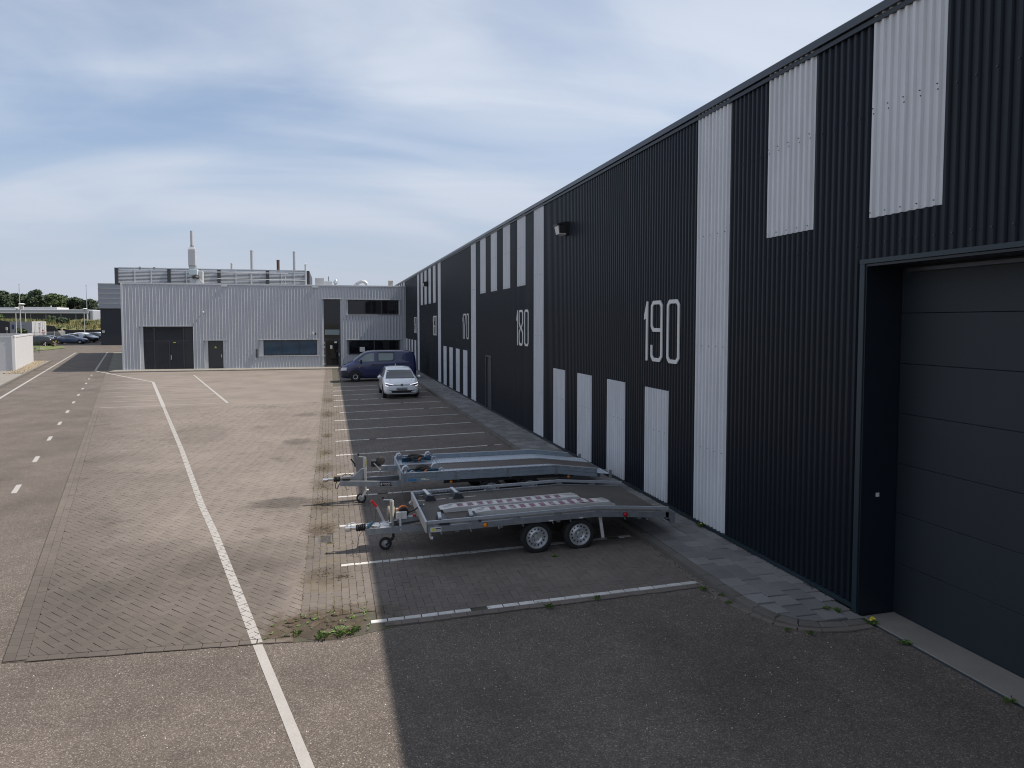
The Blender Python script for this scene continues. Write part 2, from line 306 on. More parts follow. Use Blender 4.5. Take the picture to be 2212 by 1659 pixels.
# ---------------------------------------------------------------- geometry helpers
class MB:
    """collects shapes and links them as one mesh object"""
    def __init__(s): s.v = []; s.f = []; s.r = None
    def add(s, vs_, fs):
        o = len(s.v); s.v.extend([tuple(p) for p in vs_]); s.f.extend([tuple(i + o for i in f) for f in fs]); return s
    def box(s, x0, x1, y0, y1, z0, z1):
        return s.add([(x0,y0,z0),(x1,y0,z0),(x1,y1,z0),(x0,y1,z0),(x0,y0,z1),(x1,y0,z1),(x1,y1,z1),(x0,y1,z1)],
                     [(0,3,2,1),(4,5,6,7),(0,1,5,4),(1,2,6,5),(2,3,7,6),(3,0,4,7)])
    def bbox(s, x0, x1, y0, y1, z0, z1, c=.006):
        """box with chamfered edges on all sides"""
        bm = bmesh.new(); r = bmesh.ops.create_cube(bm, size=1)
        for v in bm.verts: v.co = Vector(((x0+x1)/2 + v.co.x*(x1-x0), (y0+y1)/2 + v.co.y*(y1-y0), (z0+z1)/2 + v.co.z*(z1-z0)))
        bmesh.ops.bevel(bm, geom=bm.edges[:], offset=c, segments=1, affect='EDGES', clamp_overlap=True)
        return s.bm(bm)
    def bm(s, bm, mat=None):
        bm.verts.index_update()
        vs_ = [(mat @ v.co if mat else v.co) for v in bm.verts]; fs = [[v.index for v in f.verts] for f in bm.faces]
        bm.free(); return s.add(vs_, fs)
    def bar(s, p, q, wd, h, up=(0, 0, 1)):
        p, q, up = Vector(p), Vector(q), Vector(up); d = (q - p).normalized(); x = d.cross(up)
        if x.length < 1e-4: x = d.cross(Vector((1, 0, 0)))
        x.normalize(); y = x.cross(d).normalized(); x *= wd / 2; y *= h / 2
        return s.add([p-x-y, p+x-y, p+x+y, p-x+y, q-x-y, q+x-y, q+x+y, q-x+y], [(3,2,1,0),(4,5,6,7),(0,1,5,4),(1,2,6,5),(2,3,7,6),(3,0,4,7)])
    def cyl(s, p, q, r0, r1=None, n=12, caps=True):
        p, q = Vector(p), Vector(q); r1 = r0 if r1 is None else r1; d = (q - p).normalized()
        x = d.cross(Vector((0, 0, 1)));
        if x.length < 1e-3: x = d.cross(Vector((0, 1, 0)))
        x.normalize(); y = d.cross(x)
        vs_ = []; fs = []
        for c, r in ((p, r0), (q, r1)):
            for i in range(n):
                a = 2 * math.pi * i / n; vs_.append(c + x * math.cos(a) * r + y * math.sin(a) * r)
        for i in range(n): fs.append((i, (i+1) % n, n + (i+1) % n, n + i))
        if caps: fs.append(tuple(range(n-1, -1, -1))); fs.append(tuple(range(n, 2*n)))
        return s.add(vs_, fs)
    def tube(s, pts, r, n=8, rr=None):
        pts = [Vector(p) for p in pts]; m = len(pts); vs_ = []; fs = []; ref = None
        for i, p in enumerate(pts):
            d = (pts[min(i+1, m-1)] - pts[max(i-1, 0)]).normalized()
            if ref is None:
                ref = d.cross(Vector((0, 0, 1)))
                if ref.length < 1e-3: ref = d.cross(Vector((0, 1, 0)))
                ref.normalize()
            x = (ref - d * ref.dot(d)).normalized(); ref = x; y = d.cross(x); rad = rr[i] if rr else r
            for k in range(n):
                a = 2 * math.pi * k / n; vs_.append(p + x * math.cos(a) * rad + y * math.sin(a) * rad)
        for i in range(m-1):
            for k in range(n): fs.append((i*n + k, i*n + (k+1) % n, (i+1)*n + (k+1) % n, (i+1)*n + k))
        fs.append(tuple(range(n-1, -1, -1))); fs.append(tuple(range((m-1)*n, m*n)))
        return s.add(vs_, fs)
    def lathe(s, prof, c, axis='Y', n=28, closed=False, cap=True):
        """profile of (r, t) turned round an axis through c"""
        vs_ = []; fs = []; m = len(prof); c = Vector(c)
        for r, t in prof:
            for k in range(n):
                a = 2 * math.pi * k / n; u, v = math.cos(a) * r, math.sin(a) * r
                o = {'Y': (u, t, v), 'Z': (u, v, t), 'X': (t, u, v)}[axis]; vs_.append(c + Vector(o))
        for i in range(m - (0 if closed else 1)):
            j = (i+1) % m
            for k in range(n): fs.append((i*n + k, i*n + (k+1) % n, j*n + (k+1) % n, j*n + k))
        if not closed and cap:
            if prof[0][0] > 1e-5: fs.append(tuple(range(n)))
            if prof[-1][0] > 1e-5: fs.append(tuple(range((m-1)*n, m*n)))
        return s.add(vs_, fs)
    def prism(s, poly, f, t0, t1):
        """polygon (a, b) extruded between t0 and t1; f maps (a, b, t) to a point"""
        n = len(poly); vs_ = [f(a, b, t0) for a, b in poly] + [f(a, b, t1) for a, b in poly]
        fs = [tuple(range(n-1, -1, -1)), tuple(range(n, 2*n))] + [(i, (i+1) % n, n + (i+1) % n, n + i) for i in range(n)]
        return s.add(vs_, fs)
    def slab(s, poly, zf, top, bot, ch=.004):
        """paver: polygon with chamfered rim following the ground height zf"""
        n = len(poly); cx = sum(p[0] for p in poly)/n; cy = sum(p[1] for p in poly)/n
        inner = []
        for x, y in poly:
            d = math.hypot(cx-x, cy-y) or 1; k = min(.45, ch*1.4/d); inner.append((x+(cx-x)*k, y+(cy-y)*k))
        vs_ = [(x, y, zf(x, y)+bot) for x, y in poly] + [(x, y, zf(x, y)+top-ch) for x, y in poly] + [(x, y, zf(x, y)+top) for x, y in inner]
        fs = [tuple(range(2*n, 3*n))]
        for i in range(n):
            j = (i+1) % n; fs.append((i, j, n+j, n+i)); fs.append((n+i, n+j, 2*n+j, 2*n+i))
        return s.add(vs_, fs)
    def mesh(s, name, m, smooth=False, fix=True):
        me = bpy.data.meshes.new(name); me.from_pydata(s.v, [], s.f); me.update()
        if fix:
            b = bmesh.new(); b.from_mesh(me); bmesh.ops.recalc_face_normals(b, faces=b.faces[:]); b.to_mesh(me); b.free()
        if m is not None: me.materials.append(m)
        if smooth: me.shade_smooth(); 
        return me
    def build(s, name, m, parent=None, smooth=False, at=None, fix=True, origin=None):
        """vertices are in world space when origin is given (the location of the thing they belong to)"""
        if origin is not None: s.v = [(x-origin[0], y-origin[1], z-origin[2]) for x, y, z in s.v]
        o = bpy.data.objects.new(name, s.mesh(name, MT[m] if isinstance(m, str) else m, smooth, fix)); COL.objects.link(o)
        if parent: o.parent = parent
        if at: o.location = at
        if smooth: auto_smooth(o)
        return o

def auto_smooth(o, ang=40):
    me = o.data
    b = bmesh.new(); b.from_mesh(me)
    for e in b.edges:
        e.smooth = not (len(e.link_faces) == 2 and e.calc_face_angle(0) > math.radians(ang))
    for f in b.faces: f.smooth = True
    b.to_mesh(me); b.free()

def tag(o, label, cat, group=None):
    o['label'] = label; o['category'] = cat
    if group: o['group'] = group
    return o
def thing(name, label, cat, loc=(0, 0, 0), rotz=0., group=None):
    o = bpy.data.objects.new(name, None); COL.objects.link(o); o.location = loc; o.rotation_euler = (0, 0, rotz); o.empty_display_size = .2
    return tag(o, label, cat, group)
def struct(o): o['kind'] = 'structure'; return o
def stuff(o): o['kind'] = 'stuff'; return o

def clip(poly, a, b):
    """keep the part of a convex polygon left of the line a to b"""
    res = []; n = len(poly)
    sd = lambda p: (b[0]-a[0])*(p[1]-a[1]) - (b[1]-a[1])*(p[0]-a[0])
    for i in range(n):
        p, q = poly[i], poly[(i+1) % n]; sp, sq = sd(p), sd(q)
        if sp >= 0: res.append(p)
        if (sp > 0 and sq < 0) or (sp < 0 and sq > 0):
            t = sp/(sp-sq); res.append((p[0]+(q[0]-p[0])*t, p[1]+(q[1]-p[1])*t))
    return res
def clip_to(poly, region):
    n = len(region)
    for i in range(n):
        poly = clip(poly, region[i], region[(i+1) % n])
        if len(poly) < 3: return []
    return poly
def area(p): return abs(sum(p[i][0]*p[(i+1) % len(p)][1] - p[(i+1) % len(p)][0]*p[i][1] for i in range(len(p))))/2

def stroke(mb, pts, t, f, t0, t1, closed=False):
    """flat letter stroke with mitred corners"""
    n = len(pts); Lp = []; Rp = []
    for i in range(n):
        p = Vector((*pts[i], 0))
        d0 = (p - Vector((*pts[i-1], 0))) if (closed or i > 0) else None
        d1 = (Vector((*pts[(i+1) % n], 0)) - p) if (closed or i < n-1) else None
        d0 = d0.normalized() if d0 is not None else d1.normalized(); d1 = d1.normalized() if d1 is not None else d0
        n0 = Vector((-d0.y, d0.x, 0)); n1 = Vector((-d1.y, d1.x, 0)); m = (n0+n1).normalized(); k = t/2/max(.4, m.dot(n0))
        Lp.append((p.x+m.x*k, p.y+m.y*k)); Rp.append((p.x-m.x*k, p.y-m.y*k))
    vs_ = []
    for a, b in zip(Lp, Rp): vs_ += [f(*a, t0), f(*b, t0), f(*a, t1), f(*b, t1)]
    fs = []
    for i in range(n if closed else n-1):
        a, b = 4*i, 4*((i+1) % n)
        fs += [(a, a+1, b+1, b), (a+2, b+2, b+3, a+3), (a, b, b+2, a+2), (a+1, a+3, b+3, b+1)]
    if not closed: fs += [(0, 2, 3, 1), (4*n-4, 4*n-3, 4*n-1, 4*n-2)]
    mb.add(vs_, fs)

def text_mesh(name, body, size, m, parent, mat4, ext=.001, bold=0.):
    cu = bpy.data.curves.new(name, 'FONT'); cu.body = body; cu.size = size; cu.extrude = ext; cu.align_x = 'CENTER'; cu.align_y = 'CENTER'; cu.offset = bold; cu.resolution_u = 2
    to = bpy.data.objects.new(name, cu); COL.objects.link(to)
    dg = bpy.context.evaluated_depsgraph_get(); me = bpy.data.meshes.new_from_object(to.evaluated_get(dg)); bpy.data.objects.remove(to)
    me.transform(mat4); me.materials.clear(); me.materials.append(MT[m]); o = bpy.data.objects.new(name, me); COL.objects.link(o); o.parent = parent
    return o
def frame(orig, xa, ya):
    xa, ya = Vector(xa).normalized(), Vector(ya).normalized(); za = xa.cross(ya)
    return Matrix(((xa.x, ya.x, za.x, orig[0]), (xa.y, ya.y, za.y, orig[1]), (xa.z, ya.z, za.z, orig[2]), (0, 0, 0, 1)))

def corrugated(mb, a0, a1, z0, z1, f, pitch, crest, slope, depth, phase=0., zf=None):
    """trapezoid sheet between a0 and a1; f(a, d, z) maps along, out, up"""
    val = pitch - crest - 2*slope
    prof = [(0, 0), (val, 0), (val+slope, depth), (val+slope+crest, depth)]
    def d_at(a):
        t = (a - phase) % pitch
        if t < val: return 0
        if t < val+slope: return depth*(t-val)/slope
        if t < val+slope+crest: return depth
        return depth*(pitch-t)/slope
    xs = [a0, a1]; k = math.floor((a0-phase)/pitch)
    while phase + k*pitch < a1:
        for o, _ in prof:
            a = phase + k*pitch + o
            if a0 + .002 < a < a1 - .002: xs.append(a)
        k += 1
    xs.sort(); vs_ = []; fs = []
    for a in xs: d = d_at(a); vs_ += [f(a, d, z0), f(a, d, z1)]
    for i in range(len(xs)-1): fs.append((2*i, 2*i+2, 2*i+3, 2*i+1))
    mb.add(vs_, fs)

# ================================================================ THE GROUND
def zg(x, y=0):
    """paving falls gently towards the gutter in front of the parking bays"""
    if x > .1: return .022 * (min(x, 6.9) - .1)
    return 0.0
def sheet(name, poly, m, dz, zf=zg):
    """flat polygon laid on the ground, split at the gutter"""
    mb = MB()
    for side in (0, 1):
        p = clip(poly, (.1, -1e4), (.1, 1e4)) if side == 0 else clip(poly, (.1, 1e4), (.1, -1e4))
        if len(p) >= 3: mb.add([(x, y, zf(x, y)+dz) for x, y in p], [tuple(range(len(p)))])
    o = mb.build(name, m, fix=False)
    b = bmesh.new(); b.from_mesh(o.data)
    for f in b.faces:
        if f.normal.z < 0: f.normal_flip()
    b.to_mesh(o.data); b.free()
    return o

g = MB().add([(-1500, -1500, -.03), (1500, -1500, -.03), (1500, 2500, -.03), (-1500, 2500, -.03)], [(0, 1, 2, 3)]).build('ground', 'ground', fix=False); struct(g)
# road (left) and yard asphalt share one surfacing
ROADX = lambda y: -3.61 - .2535 * (y - 8.94)
KERBL = lambda y: -18.6 - .2517 * (y - 47)            # left kerb of the road
struct(sheet('road', [(ROADX(-30), -30), (ROADX(104), 104), (KERBL(104)-9, 104), (KERBL(30), 30), (KERBL(-30), -30)], 'asphalt', 0))
struct(sheet('asphalt_yard', [(ROADX(-30), -30), (6.9, -30), (6.9, 9.06), (.1, 8.8), (-1.0, 8.74), (ROADX(8.94), 8.94)], 'asphalt', 0))
# far yard rises a little behind the buildings
fy = MB(); XS = [(-160, 104), (60, 104), (60, 135), (-160, 135), (60, 152), (-160, 152)]
fy.add([(-160, 104, 0), (60, 104, 0), (60, 135, .66), (-160, 135, .66), (60, 152, .66), (-160, 152, .66)], [(0, 1, 2, 3), (3, 2, 4, 5)])
struct(fy.build('far_yard', 'asphalt', fix=False))

# ---- paved yard in herringbone with a border of two stretcher rows
PW, PL = .105, .21; PITCH_ = .108
PTOP, PBOT = .016, .004
def yard_z(x, y): return zg(x, y)
PB = lambda x: 8.94 - .0755*(x+3.61)
YARD = [(ROADX(9.05)+.258, PB(-3.38)+.112), (-.42, PB(-.42)+.112), (-.42, 35.0), (ROADX(35.0)+.258, 35.0)]
yard_base = sheet('paved_yard', [(ROADX(8.94), 8.94), (-1.0, 8.74), (.1, 8.62), (.1, 60.0), (ROADX(60), 60.0)], 'joint', .004); struct(yard_base)
bay_base = sheet('parking_bay_paving', [(.1, 8.62), (.75, 8.80), (5.1, 8.83), (5.1, 60.0), (.1, 60.0)], 'joint', .004); struct(bay_base)
far_pave = sheet('far_paving', [(ROADX(35), 35.0), (-.42, 35.0), (-.42, 60.0), (ROADX(60), 60.0)], 'paver', .014); struct(far_pave)
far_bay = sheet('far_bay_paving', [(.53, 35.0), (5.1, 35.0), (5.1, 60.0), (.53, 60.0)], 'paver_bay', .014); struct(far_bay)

def herring(region, ang, origin, step=PITCH_):
    """bricks of a 2:1 herringbone as polygons clipped to a convex region"""
    ca, sa = math.cos(ang), math.sin(ang); inv = lambda x, y: ((x-origin[0])*ca + (y-origin[1])*sa, -(x-origin[0])*sa + (y-origin[1])*ca)
    us = [inv(*p) for p in region]; g2 = .0018
    i0, i1 = int(min(u[0] for u in us)/step)-3, int(max(u[0] for u in us)/step)+3
    j0, j1 = int(min(u[1] for u in us)/step)-3, int(max(u[1] for u in us)/step)+3
    res = []
    for i in range(i0, i1):
        for j in range(j0, j1):
            d = (i - j) % 4
            if d == 0: x0, y0, x1, y1 = i, j, i+2, j+1
            elif d == 2: x0, y0, x1, y1 = i, j-1, i+1, j+1
            else: continue
            g2 = random.choice((.0006, .0011, .0016, .0022)); jx, jy = random.uniform(-.0016, .0016), random.uniform(-.0016, .0016)
            q = [(x0*step+g2+jx, y0*step+g2+jy), (x1*step-g2+jx, y0*step+g2+jy), (x1*step-g2+jx, y1*step-g2+jy), (x0*step+g2+jx, y1*step-g2+jy)]
            q = [(origin[0]+x*ca-y*sa, origin[1]+x*sa+y*ca) for x, y in q]
            full = True; p = clip_to(q, region)
            if len(p) >= 3 and area(p) > .0015: res.append((p, len(p) == 4 and area(p) > .0205))
    return res
def rows(x_of, y0, y1, wid, ln, n, stag=.5, dirx=0., shift=0.):
    """columns of stretchers running away along y; x_of(y) is the left side"""
    res = []
    for c in range(n):
        y = y0 - (stag*ln if c % 2 else 0)
        while y < y1:
            a, b = max(y, y0), min(y+ln, y1)
            if b - a > .03:
                g2 = random.choice((.0005, .001, .0018)); xa, xb = x_of(a)+c*wid, x_of(b)+c*wid
                res.append(([(xa+g2, a+g2), (xa+wid-g2, a+g2), (xb+wid-g2, b-g2), (xb+g2, b-g2)], False))
            y += ln + .003
    return res

def lay(pieces, base, m, name='paver', limit=300, key=None, top=PTOP, bot=PBOT, zf=zg, jit=.0018):
    """the nearest pieces are objects of their own, the rest one joined part"""
    key = key or (lambda p: sum(q[1] for q in p)/len(p) + .25*abs(sum(q[0] for q in p)/len(p)))
    pieces = sorted(pieces, key=lambda pc: key(pc[0]))
    near, far = pieces[:limit], pieces[limit:]
    shared = {}
    tops = []
    for p, full in near:
        cx = sum(q[0] for q in p)/len(p); cy = sum(q[1] for q in p)/len(p); dz = random.uniform(-jit, jit)
        mb = MB(); loc = (cx, cy, zg(cx, cy)+dz)
        sig = tuple((round(x-cx, 3), round(y-cy, 3)) for x, y in p)
        if sig not in shared:
            shared[sig] = mb.slab([(x-cx, y-cy) for x, y in p], lambda x, y: (.022*x if cx > .1 else 0), top, bot).mesh(name, MT[m], fix=False)
        o = bpy.data.objects.new(name, shared[sig]); COL.objects.link(o); o.location = loc; o.parent = base
        tops.append((p, top+dz))
    if far:
        mb = MB(); vals = []
        for p, full in far:
            dz = random.uniform(-jit, jit); nf = len(mb.f); mb.slab(p, zf, top+dz, bot); vals += [random.random()]*(len(mb.f)-nf); tops.append((p, top+dz))
        o = mb.build(name+'_field', m, base, fix=False); stuff(o)
        a = o.data.attributes.new('rnd', 'FLOAT', 'FACE'); a.data.foreach_set('value', vals)
    return tops

yard_pieces = herring(YARD, math.radians(40), (-2.0, 12.0))
border = rows(lambda y: ROADX(y)+.01, 8.95, 35.0, .122, .21, 2)
head = []
x = -3.36
while x < -.55:
    for r_ in range(1):
        yb = 8.94 + (x+3.61)*(-.0755)
        head.append(([(x, yb-.012+random.uniform(-.012, .008)), (x+.2, yb-.027+random.uniform(-.012, .008)), (x+.2, yb+.088), (x, yb+.104)], False))
    x += .206
tops_yard = lay(yard_pieces + border + head, yard_base, 'paver')
gut_pieces = rows(lambda y: -.42, 9.35, 60.0, .1055, .21, 9)
drain_box = (-.24, -.03, 12.53, 12.93)
gut_pieces = [p for p in gut_pieces if not (drain_box[0]-.02 < sum(q[0] for q in p[0])/4 < drain_box[1]+.02 and drain_box[2]-.05 < sum(q[1] for q in p[0])/4 < drain_box[3]+.05)]
# white stone lines between the bays
BAYY = [9.0, 11.28, 13.5, 15.8, 18.2, 20.85, 23.33, 25.8, 28.3, 30.75, 33.2, 35.65, 38.15, 40.7, 43.2]
def in_line(p):
    cy = sum(q[1] for q in p)/len(p); cx = sum(q[0] for q in p)/len(p)
    return cx > .1 and any(abs(cy-b) < .0 for b in BAYY)
bay_all = []
for k in range(len(BAYY)-1):
    a, b = BAYY[k]+.055, BAYY[k+1]-.055
    if a > 35: break
    reg = [(.532, a), (5.08, a), (5.08, min(b, 35)), (.532, min(b, 35))]
    bay_all += herring(reg, 0.0, (.53, 9.05))
gut2 = []
for p, fl in gut_pieces:
    for k in range(len(BAYY)):
        lo = BAYY[k-1]+.055 if k else -1; hi = BAYY[k]-.055
        q = p if True else p
        if p[0][0] < .09: q2 = p; gut2.append((p, fl)); break
        q2 = clip_to(p, [(-9, lo), (9, lo), (9, hi), (-9, hi)])
        if len(q2) >= 3 and area(q2) > .002: gut2.append((q2, fl))
front_row = []
x = .62
while x < 4.95:
    front_row.append(([(x, 8.825+random.uniform(-.02, .01)), (x+.205, 8.825+random.uniform(-.02, .01)), (x+.205, 8.945), (x, 8.945)], False)); x += .209
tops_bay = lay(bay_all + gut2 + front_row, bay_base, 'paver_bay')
# the line stones
for k, yb in enumerate(BAYY):
    mbx = []
    x = .115 if k else .45
    j = 0
    end = 5.02
    while x < end:
        ln = .205 if (random.random() < .75 or k == 0) else .1
        if random.random() > (.04 if k < 9 else .1):
            q = [(x, yb-.046), (x+ln, yb-.046), (x+ln, yb+.046), (x, yb+.046)]
            q = [(px+random.uniform(-.003, .003), py+random.uniform(-.004, .004)) for px, py in q]
            mbx.append(q)
        x += ln + .011
    if k < 6:
        for q in mbx:
            cx = sum(p[0] for p in q)/4; cy = sum(p[1] for p in q)/4
            o = MB().slab([(a-cx, b-cy) for a, b in q], lambda x_, y_: .022*x_, PTOP+.001, PBOT).build('white_paver', 'paver_white', bay_base, fix=False); o.location = (cx, cy, zg(cx))
    else:
        mb = MB(); vals = []
        for q in mbx: nf = len(mb.f); mb.slab(q, zg, PTOP+.003, PBOT); vals += [random.random()]*(len(mb.f)-nf)
        o = mb.build('white_paver_line', 'paver_white', bay_base, fix=False); stuff(o)
        a = o.data.attributes.new('rnd', 'FLOAT', 'FACE'); a.data.foreach_set('value', vals)

# ---- painted markings
def strip(pts, wd):
    """outline of a painted line of given width along pts"""
    out_ = []
    for i in range(len(pts)-1):
        p, q = Vector((*pts[i], 0)), Vector((*pts[i+1], 0)); d = (q-p).normalized(); n_ = Vector((-d.y, d.x, 0))*wd/2
        out_.append([(p.x-n_.x, p.y-n_.y), (q.x-n_.x, q.y-n_.y), (q.x+n_.x, q.y+n_.y), (p.x+n_.x, p.y+n_.y)])
    return out_
def ccw(p): return p if sum(p[i][0]*p[(i+1) % len(p)][1]-p[(i+1) % len(p)][0]*p[i][1] for i in range(len(p))) > 0 else p[::-1]
WL = [(1.3, .3), (-.235, 6.15), (-.885, 8.74)]
WL2 = [(-.885, 8.74), (-1.08, 9.55), (-2.08, 13.65), (-2.66, 15.87), (-4.38, 23.05), (-8.14, 38.16), (-11.04, 49.8)]
mb = MB()
for q in strip(WL, .105): mb.add([(x, y, zg(x)+.004) for x, y in q], [(0, 1, 2, 3)])
struct(mb.build('yard_line', 'paint', fix=True))
mb = MB()
sq = [ccw(q) for q in strip(WL2, .125)]
near_t = [t for t in tops_yard if t[0][0][1] < 36]
for q in sq:
    ys = [p[1] for p in q]
    for p, tz in near_t:
        py = p[0][1]
        if py < min(ys)-.4 or py > max(ys)+.4: continue
        mx_, my_ = sum(v[0] for v in p)/len(p), sum(v[1] for v in p)/len(p)
        p = [(mx_+(x-mx_)*.955, my_+(y-my_)*.955) for x, y in p]
        c = clip_to(ccw(p), q)
        if len(c) >= 3 and area(c) > .0002: mb.add([(x, y, zg(x)+tz+.002) for x, y in c], [tuple(range(len(c)))])
for q in strip([(-7.35, 35.0), (-8.14, 38.16), (-11.04, 49.8), (-17.98, 62.4), (-27.9, 102.0)], .16): mb.add([(x, y, zg(x)+.02) for x, y in q], [(0, 1, 2, 3)])
o = mb.build('paving_line', 'paint', fix=False); struct(o)
b = bmesh.new(); b.from_mesh(o.data); [f.normal_flip() for f in b.faces if f.normal.z < 0]; b.to_mesh(o.data); b.free()
# herringbone of parking marks near the far building
mb = MB()
GL = [(-14.94, 55.27), (-14.37, 52.92), (-13.80, 50.50), (-13.16, 47.80), (-12.46, 45.04), (-11.88, 42.68), (-11.25, 40.20), (-10.62, 37.69), (-10.01, 35.22)]
GR = [(-9.66, 55.82), (-9.10, 53.47), (-8.49, 51.00), (-7.79, 48.22), (-7.13, 45.48), (-6.58, 43.44), (-6.01, 40.91), (-5.38, 38.31), (-4.76, 35.92)]
for a, c in zip(GL, GR):
    for q in strip([a, c], .09): mb.add([(x, y, .019) for x, y in q], [(0, 1, 2, 3)])
for q in strip([GR[0], GR[-1]], .12): mb.add([(x, y, .022) for x, y in q], [(0, 1, 2, 3)])
struct(mb.build('far_bay_lines', 'paint'))
mb = MB()
for k in range(11):
    p = (-6.90 - .9875*k, 18.01 + 3.93*k); d = Vector((-.2435, .97, 0)); n_ = Vector((.97, .2435, 0))*.055
    if k == 0: pass
    q = (p[0]+d.x*.95, p[1]+d.y*.95)
    mb.add([(p[0]-n_.x, p[1]-n_.y, .004), (p[0]+n_.x, p[1]+n_.y, .004), (q[0]+n_.x, q[1]+n_.y, .004), (q[0]-n_.x, q[1]-n_.y, .004)], [(0, 1, 2, 3)])
struct(mb.build('centre_line', 'paint'))
mb = MB()
for q in strip([(-12.2, 25.2), (-31.6, 102.2)], .13): mb.add([(x, y, .004) for x, y in q], [(0, 1, 2, 3)])
struct(mb.build('road_edge_line', 'paint'))

# ---- pavement along the dark wall: kerb stones and 30 cm tiles
XW = 6.38
ZP = .205                                             # top of the pavement
pave = MB().add([(5.1, 8.6, .18), (XW+.02, 7.2, .15), (XW+.02, 62, .18), (5.1, 62, .18)], [(0, 1, 2, 3)]).build('pavement', 'joint', fix=False); struct(pave)
def zp(x, y):                                         # pavement dips to the yard at its rounded end
    return ZP - max(0, (8.2 - y)) * .045
kp = [(5.155, 62.0)]
yy = 61.0
while yy > 8.6: kp.append((5.155, yy)); yy -= 1.0
kp += [(5.155, 8.6), (5.17, 8.2), (5.215, 7.85), (5.31, 7.55), (5.47, 7.36), (5.69, 7.25), (5.98, 7.2), (6.3, 7.2)]
for i in range(len(kp)-1):
    a, c = Vector((*kp[i], 0)), Vector((*kp[i+1], 0)); d = (c-a).normalized(); n_ = Vector((-d.y, d.x, 0))
    da = d if i == 0 else (Vector((*kp[i+1], 0))-Vector((*kp[i-1], 0))).normalized(); dc = d if i == len(kp)-2 else (Vector((*kp[i+2], 0))-Vector((*kp[i], 0))).normalized()
    na, nc = Vector((-da.y, da.x, 0))*.065, Vector((-dc.y, dc.x, 0))*.065; gp = d*.004
    ln = (c-a).length
    q = [a-na+gp, c-nc-gp, c+nc-gp, a+na+gp]
    mid = (a+c)/2
    mb = MB(); mb.slab(ccw([(p.x-mid.x, p.y-mid.y) for p in q]), lambda x, y: zp(x+mid.x, y+mid.y)+random.uniform(-.003, .003)-zp(mid.x, mid.y), 0, -.2, ch=.012)
    o = mb.build('kerb_stone', 'kerb', pave, fix=False); o.location = (mid.x, mid.y, zp(mid.x, mid.y)+.006)
def inside_end(x, y):
    return True
tiles = []
END = [(5.235, 8.6), (5.25, 8.2), (5.292, 7.88), (5.375, 7.62), (5.51, 7.45), (5.70, 7.345), (5.98, 7.29), (6.34, 7.28)]
REG = [(6.34, 62), (5.235, 62)] + END
REG = ccw(REG)
y = 7.2; r_ = 0
while y < 61:
    for c, (xa, xb) in enumerate(((5.24, 5.54), (5.54, 5.84), (5.84, 6.14), (6.14, 6.34))):
        oy = y + (.0 if c % 2 else .13)
        q = [(xa+.003, oy+.003), (xb-.003, oy+.003), (xb-.003, oy+.297), (xa+.003, oy+.297)]
        p = q
        if oy < 8.7: p = clip_to(q, REG)
        if len(p) >= 3 and area(p) > .004: tiles.append((ccw(p), False))
    y += .3
tiles.sort(key=lambda t: t[0][0][1])
shared = {}
for p, _ in tiles[:300]:
    cx = sum(q[0] for q in p)/len(p); cy = sum(q[1] for q in p)/len(p); sig = tuple((round(a-cx, 3), round(b_-cy, 3)) for a, b_ in p)
    if sig not in shared: shared[sig] = MB().slab([(a-cx, b_-cy) for a, b_ in p], lambda x_, y_: 0, 0, -.04, ch=.005).mesh('paving_tile', MT['tile'], fix=False)
    o = bpy.data.objects.new('paving_tile', shared[sig]); COL.objects.link(o); o.parent = pave; o.location = (cx, cy, zp(cx, cy)+random.uniform(-.004, .004)); o.rotation_euler = (random.uniform(-.012, .012), random.uniform(-.012, .012), 0)
mb = MB(); vals = []
for p, _ in tiles[300:]: nf = len(mb.f); mb.slab(p, zp, random.uniform(-.004, .004), -.04, ch=.005); vals += [random.random()]*(len(mb.f)-nf)
o = mb.build('paving_tile_field', 'tile', pave, fix=False); stuff(o); a = o.data.attributes.new('rnd', 'FLOAT', 'FACE'); a.data.foreach_set('value', vals)
# row of channel stones at the foot of the kerb
ch = MB(); 
chan = [(x-.115 if i < 56 else x-.105*max(0., 1-(i-55)/7.), y_-(.0 if i < 56 else .11*min(1., (i-55)/5.))) for i, (x, y_) in enumerate(kp) if y_ < 46]
for i in range(len(chan)-1):
    a, c = Vector((*chan[i], 0)), Vector((*chan[i+1], 0)); k = max(1, round((c-a).length/.21))
    for j in range(k):
        p, q = a.lerp(c, j/k), a.lerp(c, (j+1)/k); d = (q-p).normalized(); n_ = Vector((-d.y, d.x, 0))*.048; gp = d*.003
        ch.slab(ccw([(v.x, v.y) for v in (p-n_+gp, q-n_-gp, q+n_-gp, p+n_+gp)]), zg, .021+random.uniform(-.002, .002), .002)
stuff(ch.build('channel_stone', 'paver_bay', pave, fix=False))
# door threshold slab in front of the sectional door
o = MB().bbox(XW-.02, 6.86, 2.5, 7.36, .02, .155, .01).build('threshold', 'concrete'); struct(o)
o2 = MB().bbox(XW-.045, XW-.021, 2.5, 7.38, .05, .15, .004).build('threshold_edge', 'teal_trim', o)
# ledge along the grey building
o = MB().bbox(-16.4, 5.0, 60.05, 62.2, -.02, .11, .02).build('building_apron', 'concrete'); struct(o)
